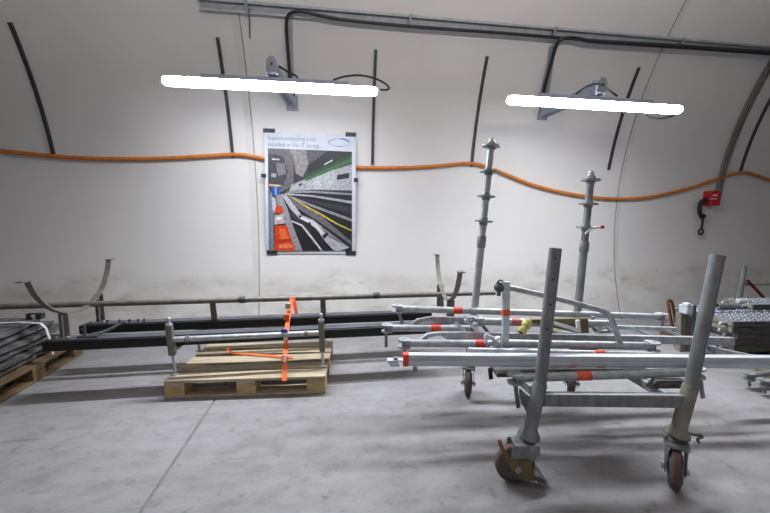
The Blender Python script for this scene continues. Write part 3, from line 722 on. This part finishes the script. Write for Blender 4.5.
for j_, t_ in ((FLj, FLt), (FRj, FRt)):
    bm = B(); hollow(bm, j_-(t_-j_)*.1, t_, .0295, .004, 20); u = obj('upright', bm, M['galv_worn'], tr)
    for f in ((.42, .60, .78, .93) if j_ is FLj else ()):
        bm = B(); p = j_+(t_-j_)*f; disc(bm, p+V((-.012, -.0265, 0)), (.4, 1, 0), .0055, .004, 8); obj('hole', bm, M['near_black'], u)
def rail(a_, b_, w_=.04, h_=.066, m='galv_worn'):
    bm = B(); sweep(bm, [a_, b_], rrect(w_, h_, .006)); return obj('rail', bm, M[m], tr)
rail(V((1.045, 1.572, .433)), V((1.735, 1.457, .433)), m='galv_worn')
rail(V((1.07, 2.496, .40)), V((1.80, 2.386, .40)), h_=.05, m='galv_dark')
rail(V((1.075, 1.60, .40)), V((1.10, 2.47, .40)), h_=.05, m='galv_dark'); rail(V((1.752, 1.49, .40)), V((1.824, 2.35, .40)), h_=.05, m='galv_dark')
# gusset plates at the front corners
bm = B(); prism(bm, [(1.0, 1.60, .42), (.995, 1.72, .42), (1.0, 1.72, .36), (1.0, 1.60, .30)], (.006, 0, 0)); obj('gusset', bm, M['dark_plate'], tr)
bm = B(); prism(bm, [at(650, 388.5, 1.52), at(657, 380.5, 1.52), at(686, 380.5, 1.50), at(686, 388.5, 1.50)], (0, .03, 0)); obj('gusset', bm, M['dark_plate'], tr)
def caster(stem, ztop, roll, trail, treadm, brake=False):
    roll = V((roll[0], roll[1], 0)).normalized(); ax = V((-roll.y, roll.x, 0)); st = V((stem[0], stem[1], 0)); R = .1; w_ = .044
    c = st+roll*trail+V((0, 0, R))
    bm = B()
    top = .222
    box_c = st+roll*(trail*.45)+V((0, 0, top-.006))
    # top plate (a rounded square) with down-turned lips
    sweep(bm, [box_c-V((0, 0, .008)), box_c+V((0, 0, .008))], [(a_, b_) for a_, b_ in rrect(.094, .10, .012)], ax)
    for s_ in (-1, 1):
        o_ = ax*(s_*.037)
        prism(bm, [st+roll*(-.045)+o_+V((0, 0, top-.005)), st+roll*(trail+.03)+o_+V((0, 0, top-.005)), c+roll*.035+o_+V((0, 0, .0)), c+roll*.015+o_-V((0, 0, .03)), c-roll*.022+o_-V((0, 0, .026)), st+roll*(-.05)+o_+V((0, 0, top-.045))], ax*(.005*s_))
    ca = obj('caster', bm, M['galv_dark'], tr, .002)
    bm = B(); lathe(bm, st+V((0, 0, top)), (0, 0, ztop-top+.03), [(0, .042), (.12, .042), (.25, .034), (.45, .03), (.5, .017), (1, .017)], 18); obj('swivel_stem', bm, M['hub'], ca)
    bm = B(); lathe(bm, c-ax*w_/2, ax*w_, [(0, .0), (0, R-.02), (0, R-.018), (.06, R-.006), (.22, R), (.78, R), (.94, R-.006), (1, R-.018), (1, 0)], 36); wh = obj('wheel', bm, treadm, ca)
    bm = B()
    for s_ in (-1, 1): lathe(bm, c+ax*(s_*w_/2-.0*s_), ax*(s_*.006), [(0, R-.022), (.8, R-.026), (1, R-.05), (.6, .03), (1.6, .026), (1.6, 0)], 28)
    obj('wheel_hub', bm, M['hub'], ca)
    bm = B(); tube(bm, [c-ax*.056, c+ax*.056], .008, 10)
    for s_ in (-1, 1): disc(bm, c+ax*(s_*.05), ax, .0165, .012, 6)
    obj('axle_bolt', bm, M['galv'], ca)
    if brake:
        sgn = -1 if ax.y > 0 else 1; o_ = ax*(sgn*.049)
        bm = B()
        def q(r_, z_): return c+roll*r_+V((0, 0, z_))+o_
        prism(bm, [q(.088, .105), q(.07, .112), q(.03, .045), q(-.06, .05), q(-.075, -.01), q(-.10, -.042), q(-.085, -.06), q(-.02, -.052), q(.02, -.03), q(.035, .0), q(.055, .03)], ax*(sgn*.005)); obj('brake_plate', bm, M['zinc_gold'], ca)
        bm = B(); bar(bm, q(.078, .10), q(.098, .155), .02, .016, ax); obj('brake_lever', bm, M['lever_red'], ca, .004)
        bm = B(); prism(bm, [q(-.075, -.02)-o_*2, q(-.11, -.028)-o_*2, q(-.145, -.06)-o_*2, q(-.095, -.058)-o_*2], o_*2.3); obj('brake_pedal', bm, M['hub'], ca, .003)
    return ca
caster((.962, 1.560), .25, (-.97, .16), .062, M['tread'], True)
caster((1.712, 1.45), .26, (-.69, -.72), .045, M['tread_red'])
caster((1.02, 2.5), .25, (-.38, -.92), .045, M['tread'])
caster((1.815, 2.38), .25, (-.6, -.8), .045, M['tread'])
bm = B(); p = at(694, 432, 1.45); pts = [V((1.74, 1.45, .27)), at(696, 435, 1.45), at(700, 434.5, 1.45), at(702, 437, 1.45), at(699, 438, 1.45), at(697.5, 440, 1.45), at(699, 442.5, 1.45)]
tube(bm, smooth(pts, 4), .007, 8); obj('locking_hook', bm, M['hub'], tr)

# ================================================================== STANDARDS AT THE BACK OF THE TROLLEY
def standard(base, top, ros, sleeve, label, Y, mt, special=False):
    t = thing('scaffold_standard', label, 'scaffold standard', base, 'tall scaffold standards in the trolley')
    d = (top-base).normalized(); L_ = (top-base).length
    def P(z): return base+d*((z-base.z)/d.z)
    zs0, zs1 = sleeve
    bm = B(); tube(bm, [P(base.z), P(zs0)], .0275, 18); obj('tube', bm, mt, t)
    bm = B(); lathe(bm, P(zs0-.02), P(zs1)-P(zs0-.02), [(0, .03), (.1, .0335), (.85, .0335), (1, .026)], 18); obj('sleeve', bm, M['galv_dark'], t)
    zt = ros[0]+.005
    bm = B(); tube(bm, [P(zs1-.01), P(zt)], .0255, 18); obj('upper_tube', bm, M['galv_dark'] if special else M['galv'], t)
    bm = B(); lathe(bm, P(zt), top-P(zt), [(0, .0255), (.2, .021), (.9, .021), (1, .017)], 16); obj('spigot', bm, M['galv'], t)
    for i, z in enumerate(ros):
        bm = B(); lathe(bm, P(z)-d*.006, d*.012, [(0, .03), (0, .066), (1, .066), (1, .03)], 24)
        lathe(bm, P(z)-d*.03, d*.06, [(0, .027), (.15, .031), (.85, .031), (1, .027)], 18); obj('rosette', bm, M['galv_dark'], t)
    return t
zf = lambda pts, Y: [at(x, y, Y).z for x, y in pts]
standard(V((1.035, 2.5, .40)), at(492, 138.5, 2.5), zf(((491.8, 146), (488.6, 171.5), (487, 196.5), (484.3, 221.3)), 2.5), (at(482, 245, 2.5).z, at(482.5, 235, 2.5).z), 'tall grey scaffold standard with rosettes, left of the rear pair, reaching over orange cable', 2.5, M['galv'])
rs = standard(V((1.822, 2.38, .40)), at(591.5, 171.5, 2.38), zf(((591, 180), (589.4, 204), (588, 227.6)), 2.38), (at(585, 249, 2.38).z, at(585.6, 241, 2.38).z), 'shorter darker scaffold standard with a white cable tie, right of the rear pair', 2.38, M['galv_dark'], True)
bm = B(); c = at(588, 228.5, 2.38); tube(bm, smooth([c+V((-.055, -.045, -.04)), c+V((-.03, -.06, -.005)), c+V((.02, -.062, .01)), c+V((.066, -.05, .012))], 5), .0085, 8); obj('cable_tie', bm, M['white'], rs)
bm = B(); box(bm, c+V((.07, -.045, .012)), (.035, .03, .022)); obj('red_end', bm, M['red'], rs, .004)

# ================================================================== LOAD ON THE TROLLEY
SL = -.14
def A(x, y, Y0): return atl(x, y, Y0, SL)
def head(t, p, d, m='galv', wedge=None, flip=1):
    """cast fork at the end of a ledger: two jaws and a hanging wedge"""
    d = d.normalized(); s, u, _ = frame(d); s = s*1.15; d = d*1.12; u = u*1.35
    bm = B()
    lathe(bm, p-d*.01, d*.05, [(0, .0245), (.6, .024), (1, .018)], 14)
    for zz_ in (-1, 1):
        pts = []
        for k in range(9):
            q = math.radians(-90+180*k/8); pts.append((.055+.034*math.cos(q), .034*math.sin(q)))
        pts = [(.02, -.026), (.05, -.034)]+pts+[(.05, .034), (.02, .026)]
        prism(bm, [p+d*a_+s*b_+u*(zz_*.0165-.004) for a_, b_ in pts], u*.008)
    box(bm, p+d*.04, (.03, .03, .03))
    h = obj('end_fitting', bm, M[m], t)
    if wedge:
        bm = B(); q = p+d*.06; bar(bm, q+V((0, 0, .03)), q+V(wedge), .022, .007, (0, 1, 0)); obj('wedge', bm, M['galv_dark'], h)
def band(t, a_, b_, f0, f1, r, m, label='red tape band'):
    bm = B(); d = b_-a_; lathe(bm, a_+d*f0, d*(f1-f0), [(0, r), (0, r+.0018), (1, r+.0018), (1, r)], 18); o = obj('tape_band', bm, M[m], t); o['label'] = label
def frac(a_, b_, x):                                  # where the tube crosses image column x, as a fraction
    lo, hi = 0, 1
    for _ in range(40):
        mm = (lo+hi)/2; p = a_+(b_-a_)*mm-O
        xx = CX+F*p.dot(RT)/p.dot(FW)
        if xx < x: lo = mm
        else: hi = mm
    return lo
def ledger(pl, pr, Y0, r, label, bands=(), lh=True, rh=False, wl=(.01, 0, -.1), wr=(.02, 0, -.1), m='galv', zl=0):
    a_, b_ = A(*pl, Y0), A(*pr, Y0); t = thing('scaffold_tube', label, 'scaffold tube', a_, 'scaffold tubes loaded on the trolley')
    d = b_-a_; e0 = .075 if lh else 0; e1 = .075 if rh else 0; dn = d.normalized()
    ta, tb = a_+dn*e0, b_-dn*e1
    bm = B(); lathe(bm, ta, tb-ta, [(0, r*.8), (0, r), (1, r), (1, r*.8)], 18); obj('tube', bm, M[m], t)
    if lh: head(t, ta, -d, m, wl)
    if rh: head(t, tb, d, m, wr)
    for x0, x1, mm, ll in bands: band(t, ta, tb, frac(ta, tb, x0), frac(ta, tb, x1), r, mm, ll)
    return t
# bearers the load rests on
for X, lb in ((1.12, 'dark timber bearer across trolley frame near its left side'), (1.70, 'dark timber bearer across trolley frame near its right side')):
    bm = B(); box(bm, (X, 2.24, .4605), (.07, .40, .07)); tag(obj('timber_bearer', bm, M['wood_olive'], None, .004), lb, 'timber')
ledger((395, 308.5), (664, 317), 2.47, .0245, 'long galvanised tube at back of the load, red band near its forked left end', [(453, 462, 'tape', 'red tape band')], True, True, (.05, 0, -.12), (.0, 0, -.08))
ledger((385, 328), (470, 328.5), 2.30, .024, 'short visible tube with red band whose wedge hangs below, second from the back', [(431, 440.5, 'tape', 'red tape band')], True, False, (.0, 0, -.14))
ledger((402, 343.2), (500, 343.8), 2.06, .0245, 'galvanised tube with forked end just behind the long aluminium rail, red band', [(475, 484.5, 'tape', 'red tape band')], True, True, (.01, 0, -.06), (.0, 0, -.05))
ledger((475, 321), (610, 323.5), 2.24, .022, 'tube with faded red band beside yellow fitting, lying behind the guard frame', [(511, 520, 'tape_faded', 'faded red tape band')], True, False, (.10, 0, -.10))
ledger((512, 378), (699, 372), 1.665, .0235, 'lowest tube with bright red band, just above the front rail of the trolley', [(575.5, 590, 'tape_orange', 'bright red tape band')], True, True, (.035, 0, -.17), (.05, 0, -.15))
ledger((468, 351), (655, 355.5), 1.83, .021, 'tube mostly hidden behind long aluminium rail, small red band on top', [(594, 604, 'tape', 'red tape band')], False, False)
bm = B(); dz_ = V((.66, -.092, 0)).normalized(); sd_ = V((.092, .66, 0)).normalized(); c = V((1.40, 1.885, .4395))  # added plank, mostly hidden, casting more shadow under the trolley
sweep(bm, [c-dz_*.46, c+dz_*.46], rrect(.20, .026, .004)); tag(obj('shadow_plank', bm, M['deck_side']), 'added dark plank under the long aluminium rail, there to deepen floor shadows', 'plank')
# long aluminium rail in front
a_, b_ = A(404, 355.2, 1.70), A(790, 358.2, 1.70); d = (b_-a_).normalized(); b_ = b_+d*.35
al = thing('aluminium_rail', 'long ribbed aluminium rail at front of the load, reaching past the right edge', 'rail', a_)
pr = [(0, 0), (0, -.017), (.007, -.019), (.007, -.033), (0, -.035), (0, -.050), (.012, -.066), (.040, -.066), (.045, -.06), (.045, 0)]
s = V((-d.y, d.x, 0)).normalized()
if s.y < 0: s = -s
u = V((0, 0, 1)); u = (u-d*u.dot(d)).normalized()
bm = B(); r0 = [bm.verts.new(a_+s*p+u*q) for p, q in pr]; r1 = [bm.verts.new(b_+s*p+u*q) for p, q in pr]
for k in range(len(pr)): bm.faces.new((r0[k], r0[(k+1) % len(pr)], r1[(k+1) % len(pr)], r1[k]))
bm.faces.new(r0[::-1]); bm.faces.new(r1); obj('profile', bm, M['alu'], al)
def wrap(f0, f1, mm, lb):
    bm = B(); pr2 = [(-.002, .002), (-.002, -.051), (.011, -.0685), (.041, -.0685), (.047, -.062), (.047, .002)]
    q0, q1 = a_+d*f0, a_+d*f1; x0 = [bm.verts.new(q0+s*p+u*q) for p, q in pr2]; x1 = [bm.verts.new(q1+s*p+u*q) for p, q in pr2]
    for k in range(len(pr2)): bm.faces.new((x0[k], x0[(k+1) % 6], x1[(k+1) % 6], x1[k]))
    bm.faces.new(x0[::-1]); bm.faces.new(x1); o = obj('tape_band', bm, M[mm], al); o['label'] = lb
wrap(-.004, .026, 'tape', 'red tape on the left end')
bm = B(); q0, q1 = a_+d*.0, a_+d*.0
for xx in (568, 598):
    f = (A(xx, 368, 1.70)-a_).dot(d); bm2 = B(); p = a_+d*f
    prism(bm2, [p+s*(-.0005)-u*.043, p+d*.05+s*(-.0005)-u*.043, p+d*.05+s*.0115-u*.0668, p+s*.0115-u*.0668], -s*.001); o = obj('paint_mark', bm2, M['tape_faded'], al); o['label'] = 'faded red paint mark'
bm.free()
bm = B(); prism(bm, [a_-d*.09+s*.0-u*.032, a_-d*.09+s*.04-u*.032, a_-d*.0+s*.04-u*.030, a_+s*.0-u*.03], -u*.006); prism(bm, [a_-d*.09-u*.034, a_-d*.035-u*.032, a_-d*.02-u*.064, a_-d*.072-u*.066], s*.006); obj('end_hook_plate', bm, M['alu'], al)
bm = B(); disc(bm, a_-d*.045+s*.018-u*.024, u, .012, .012, 8); obj('bolt', bm, M['galv_dark'], al)
bm = B(); disc(bm, A(415, 369, 1.72), (0, 0, 1), .012, .02, 8); obj('bolt', bm, M['galv_dark'], al)
bm = B(); c = A(490.5, 374, 1.73); bar(bm, A(490, 368, 1.73), A(491, 379, 1.73), .022, .008, (0, 1, 0)); obj('strap_clip', bm, M['rubber'], al)

# toe boards with tapered ends
def toe(pts, Y0, th, label, m):
    bm = B(); P = [A(x, y, Y0) for x, y in pts]; prism(bm, P, (0, th, 0)); return tag(obj('toe_board', bm, M[m]), label, 'toe board', 'galvanised toe boards on the trolley')
toe([(412, 324), (418, 319.5), (430, 317.2), (437, 317), (470, 318.3), (600, 323), (600, 328), (456, 324.6), (437, 323.8), (431, 320.6), (422, 322.2), (414, 326.2)], 2.37, .03, 'galvanised toe board with tapered left end, the rear one under the back tube', 'galv_dark')
toe([(420, 340), (428, 334), (440, 332.6), (506, 333.2), (600, 335.5), (735, 338.2), (735, 345.8), (600, 342.6), (506, 340), (447, 339.6), (441, 335.6), (430, 337.2), (423, 342)], 2.16, .03, 'galvanised toe board with tapered left end, the front longer one reaching right post', 'galv')
# guard frame with the bent brace
G = 1.96
g = thing('guard_frame', 'galvanised guard frame with white flat upright and a bent tube sloping right', 'guard frame', A(505, 343, G))
p0, p1 = A(501, 343.3, G), A(643, 346, G)
bm = B(); lathe(bm, p0, p1-p0, [(0, .02), (0, .0245), (1, .0245), (1, .02)], 18); obj('bottom_rail', bm, M['galv'], g)
head(g, p1, p1-p0, 'galv', (.01, 0, -.06))
bm = B(); bar(bm, A(505.3, 342, G-.03), A(506.2, 281.5, G-.03), .042, .02, (0, 1, 0)); up_ = obj('upright', bm, M['alu'], g, .003)
bm = B(); bar(bm, A(505.7, 315.6, G-.03), A(505.8, 309.3, G-.03), .045, .023, (0, 1, 0)); o = obj('tape_band', bm, M['tape_orange'], g); o['label'] = 'orange red tape band'
bm = B(); tube(bm, smooth([A(508, 287.6, G), A(525, 291.2, G), (A(560, 299.3, G)), A(590, 307.3, G), A(602, 310.6, G), A(608.5, 314.4, G), A(612.6, 322, G), A(617, 334, G), A(621, 345, G)], 6), .0165, 12); obj('bent_brace', bm, M['galv'], g)
bm = B(); c = A(499.5, 287.5, G-.02); lathe(bm, c-V((.03, 0, 0)), (.06, 0, 0), [(0, .014), (.2, .026), (.8, .026), (1, .014)], 14); bar(bm, c+V((-.005, 0, -.05)), c+V((0, 0, .03)), .018, .018); tube(bm, smooth([c+V((-.02, 0, .02)), c+V((-.0, -.0, .045)), c+V((.03, 0, .03))], 4), .006, 8); obj('wedge_clamp', bm, M['hub'], g)
# coupler by the upright
cp = thing('swivel_coupler', 'pale metal coupler with bolts left of the white upright', 'coupler', A(493, 345, 1.92))
bm = B(); bar(bm, A(485, 335.5, 1.93), A(498, 340.5, 1.93), .025, .02, (0, 1, 0)); bar(bm, A(485.5, 335, 1.93), A(485.5, 343, 1.93), .012, .02, (0, 1, 0)); obj('arm', bm, M['alu'], cp)
bm = B(); c = A(497.5, 341.5, 1.92); lathe(bm, c-V((.02, 0, 0)), (.045, 0, 0), [(0, .02), (.3, .034), (.7, .034), (1, .02)], 14); disc(bm, c+V((0, -.035, .01)), (0, 1, 0), .013, .03, 6); obj('jaw', bm, M['galv'], cp)
bm = B(); c = A(494, 350, 1.92); lathe(bm, c-V((.03, 0, 0)), (.06, 0, 0), [(0, .01), (.2, .024), (.8, .024), (1, .012)], 14); disc(bm, c+V((.01, -.03, 0)), (0, 1, 0), .012, .02, 6); obj('bolt', bm, M['galv'], cp)
cl = thing('crossed_levers', 'pair of crossed pale flat levers between tubes left of the white upright', 'lever', A(470, 325, 2.2))
for p, q in (((463, 316.5), (478, 331.5)), ((474, 317.5), (465, 321)), ((455, 322), (465, 331))):
    bm = B(); bar(bm, A(*p, 2.2), A(*q, 2.17), .022, .012, (0, 1, 0)); obj('lever', bm, M['alu'], cl)
bm = B(); box(bm, A(469, 319, 2.2), (.05, .04, .03)); disc(bm, A(471, 321, 2.17), (0, 1, 0), .012, .03, 8); obj('pivot', bm, M['galv_dark'], cl)
# yellow fitting
yf = thing('yellow_fitting', 'pale yellow pipe fitting with an open end lying on the load', 'fitting', A(525, 327, 1.9))
a2, b2_ = A(521, 333, 1.9), A(529, 320.8, 1.94)
bm = B(); lathe(bm, a2, b2_-a2, [(0.05, .0), (.04, .014), (0, .015), (0, .024), (.30, .026), (.33, .018), (.5, .018), (.53, .027), (.92, .027), (1, .02), (1, 0)], 18); obj('body', bm, M['yellow'], yf)
bm = B(); disc(bm, a2+(b2_-a2)*.03, b2_-a2, .013, .003, 14); obj('bore', bm, M['near_black'], yf)
# wooden board and pale bar between the posts
bm = B(); prism(bm, [A(x, y, 2.12) for x, y in ((531, 319.8), (588, 318.4), (589, 333.2), (578, 333), (531, 323))], (0, .025, 0)); tag(obj('wooden_board', bm, M['wood_olive']), 'olive brown wooden board lying on edge behind the front left post', 'board')
fb = thing('flat_bar_brace', 'pale flat bar slanting down to the right across the olive board', 'bar', A(548, 321, 2.08))
bm = B(); bar(bm, A(546, 320.4, 2.085), A(580, 331, 2.085), .022, .016, (0, 1, 0)); obj('bar', bm, M['white'], fb)
bm = B(); bar(bm, A(577.5, 320, 2.085), A(578.5, 331, 2.085), .022, .016, (0, 1, 0)); obj('end_post', bm, M['white'], fb)
# lattice frame behind
lf_ = thing('lattice_frame', 'flat galvanised lattice frame with slanting rods at right end of the load', 'frame', A(600, 323, 2.33))
bm = B(); bar(bm, A(596, 326.5, 2.33), A(676, 329, 2.33), .025, .025); obj('chord', bm, M['galv'], lf_)
bm = B(); bar(bm, A(560, 333.5, 2.25), A(720, 341.5, 2.25), .02, .02); obj('chord', bm, M['galv_dark'], lf_)
for p, q in (((605, 326.5), (622, 337)), ((630, 327.2), (657, 338.5)), ((662, 328), (687, 339.5)), ((592, 337), (604, 326.5))):
    bm = B(); bar(bm, A(*p, 2.32), A(*q, 2.26), .022, .016); obj('diagonal', bm, M['galv'], lf_)
bm = B(); tube(bm, smooth([A(593, 316.5, 2.42), A(592.4, 322, 2.42), A(594, 329, 2.40), A(600, 331.5, 2.38), A(612, 331, 2.36)], 5), .013, 10); tag(obj('bent_bar', bm, M['galv_dark']), 'short hooked galvanised bar hanging under the back tube between the posts', 'bar')

# ================================================================== RIGHT HAND STACK
random.seed(5)
dr = math.radians(-5); DX = V((math.cos(dr), math.sin(dr), 0)); DY = V((-math.sin(dr), math.cos(dr), 0))
def deck(p, L_, label, top=False, W_=.31, H_=.05):
    t = thing('scaffold_deck', label, 'scaffold deck', p, 'stacked steel scaffold decks')
    p = V(p)
    def q(x, y, z): return p+DX*x+DY*y+V((0, 0, z))
    bm = B()
    prof = [(0, 0), (.035, 0), (.035, .004), (.005, .004), (.005, H_-.006), (W_-.005, H_-.006), (W_-.005, .004), (W_-.035, .004), (W_-.035, 0), (W_, 0), (W_, H_), (0, H_)]
    r0 = [bm.verts.new(q(0, y, z)) for y, z in prof]; r1 = [bm.verts.new(q(L_, y, z)) for y, z in prof]
    for k in range(12): bm.faces.new((r0[k], r0[(k+1) % 12], r1[(k+1) % 12], r1[k]))
    bm.faces.new(r0); bm.faces.new(r1)
    bm.faces.ensure_lookup_table()
    for k in range(12):
        if k not in (10,): bm.faces[k].material_index = 1
    obj('tray', bm, [M['tread_plate'], M['deck_side']], t)
    bm = B(); prism(bm, [q(.004, .01, .006), q(.004, W_-.01, .006), q(.004, W_-.01, H_-.004), q(.004, .01, H_-.004)], -DX*.006); obj('end_plate', bm, M['beige'], t)
    for y in (.06, W_-.06):
        bm = B(); tube(bm, smooth([q(.0, y, H_*.5), q(-.04, y, H_*.55), q(-.065, y, H_*.35), q(-.068, y, .0)], 4), .011, 8); obj('hook', bm, M['galv'], t)
    if top:
        bm = B()
        for i in range(26):
            for j in range(6):
                c = q(.04+i*.042, .04+j*.046+(.012 if i % 2 else 0), H_)
                lathe(bm, c, (0, 0, .007), [(0, .013), (.7, .010), (1, .0)], 8)
        obj('anti_slip_studs', bm, M['tread_plate'], t)
    return t
base = V((3.60, 2.63, PT))
names = ['lowest', 'second', 'third', 'fourth', 'uppermost']
for lay in range(5):
    for row in range(2):
        ox = [.03, -.01, .05, .0, .0][lay]+row*.03
        p = base+DX*ox+DY*(row*.325)+V((0, 0, lay*.0562+.0003))
        deck(p, 1.5, 'steel scaffold deck, %s layer of the right stack, %s row' % (names[lay], 'front' if row == 0 else 'back'), lay == 4)
ZD = PT+5*.0562
p = base+DX*.62+DY*.37+V((0, 0, ZD-PT+.004))
deck(p, 1.2, 'raised single steel deck lying on the back row of the right stack', True)
bm = B(); c = p+DX*.02+DY*.12+V((0, 0, .062)); lathe(bm, c-DX*.07, DX*.16, [(0, .0), (.05, .022), (.3, .03), (.8, .026), (1, .0)], 14); tag(obj('deck_latch', bm, M['alu']), 'rounded pale metal latch on the left end of the raised deck', 'latch')
# grey pipe lying on the decks
pg = thing('short_pipe', 'short dark grey open pipe lying on the decks behind the right post', 'pipe', at(716, 305.5, 3.02))
bm = B(); hollow(bm, at(742, 306.5, 3.03), at(716.5, 305.3, 3.03), .029, .005); obj('tube', bm, M['galv_dark'], pg)
# clamp on a beige bracket
ck = thing('bracket_post', 'beige slotted bracket with pale clamp on top, left of the deck stack', 'bracket', at(688, 336, 3.0))
q0, q1 = at(681.5, 313, 3.0), at(694.5, 313, 3.0)
for xa, xb in ((681, 686), (688, 695)):
    bm = B(); a3, b3 = at(xa, 314, 3.0), at(xb, 314, 3.0); prism(bm, [a3, b3, V((b3.x+.03, 3.0, 0.0)), V((a3.x+.03, 3.0, 0))], (0, .06, 0)); obj('plate', bm, M['beige'], ck)
bm = B(); c = at(687, 309, 2.98); box(bm, c, (.10, .09, .09)); box(bm, c+V((.10, 0, -.05)), (.08, .08, .07)); box(bm, c+V((-.03, -.02, .05)), (.05, .06, .04)); obj('clamp', bm, M['alu'], ck, .01)
bm = B(); tube(bm, [c+V((.03, -.05, .05)), c+V((.03, -.05, -.28))], .013, 8); disc(bm, c+V((.09, -.05, -.04)), (0, 1, 0), .018, .03, 6); obj('bolt', bm, M['dark_steel'], ck)
# rusty U bar
bm = B(); a3, b3 = at(669.5, 300, 3.1), at(674.5, 326, 3.1); d3 = (b3-a3).normalized(); e3 = b3+d3*(b3.z/-d3.z)
off = V((.028, 0, .003))
pts = [e3-off, a3-off*.9+d3*.03, a3-off*.5, a3+off*.5+d3*.005, a3+off*.9+d3*.04, e3+off]
sweep(bm, [pts[0], pts[1], pts[2], pts[3], pts[4], pts[5]], rect(.022, .018), (0, 1, 0)); tag(obj('rusty_bar', bm, M['rust']), 'rusty brown doubled flat bar standing near wall behind the trolley', 'bar')
# guard frame by the wall at far right
YF = 3.72
gf = thing('barrier_frame', 'grey barrier frame with dark red diagonal behind the deck stack', 'barrier', V((5.1, YF, 0)))
a3, b3 = at(744, 265.5, YF), at(738.5, 300, YF); d3 = (b3-a3).normalized(); e3 = b3+d3*(b3.z/-d3.z)
bm = B(); hollow(bm, e3, a3, .034, .004); obj('post', bm, M['galv_dark'], gf)
ra_ = at(749, 284.3, YF); rb_ = ra_+V((1.6, 0, .0))
bm = B(); tube(bm, [V((a3.x-.02, YF, ra_.z)), rb_], .018); obj('rail', bm, M['galv'], gf)
bm = B(); tube(bm, [at(747.5, 280.5, YF-.03), at(765, 299, YF-.03), at(765, 299, YF-.03)+(at(765, 299, YF)-at(747.5, 280.5, YF))*.9], .018); obj('diagonal', bm, M['red_paint'], gf)
bm = B(); tube(bm, [rb_, V((rb_.x, YF, 0))], .03); obj('post', bm, M['galv_dark'], gf)
# tubes on the floor at far right
for k, (px_, py_, lb) in enumerate(((747, 376.5, 'forked tube end near floor under the rail, at the right edge, left one'), (762, 383, 'forked tube end near floor under the rail, closest to the right edge'))):
    p = atz(px_, py_, .101); t = thing('scaffold_tube', lb, 'scaffold tube', p, 'scaffold tubes lying by the right edge')
    d3 = V((.995, .05-.03*k+.06, 0)).normalized(); bm = B(); lathe(bm, p+d3*.075, d3*1.3, [(0, .018), (0, .0245), (1, .0245), (1, .018)], 16); obj('tube', bm, M['galv_dark'], t); head(t, p+d3*.075, -d3, 'galv_dark', (.03, 0, -.085))
for x_, lb in ((3.62, 'timber bearer under the floor tubes, near end'), (4.3, 'timber bearer under the floor tubes, far end')):
    bm = B(); box(bm, (x_, 2.25, .0375), (.07, .34, .075)); tag(obj('timber_bearer', bm, M['wood_olive']), lb, 'timber')
bm = B(); tt = thing('scaffold_tube', 'tube with pale hooked end poking out right of the front right post', 'scaffold tube', A(706, 348, 2.3)); bm.free()
p = A(709, 348.6, 2.3); d3 = (A(735, 354, 2.3)-p).normalized(); bm = B(); lathe(bm, p+d3*.06, d3*.55, [(0, .018), (0, .022), (1, .022), (1, .018)], 16); obj('tube', bm, M['galv'], tt); head(tt, p+d3*.06, -d3, 'galv', (0, 0, -.05))
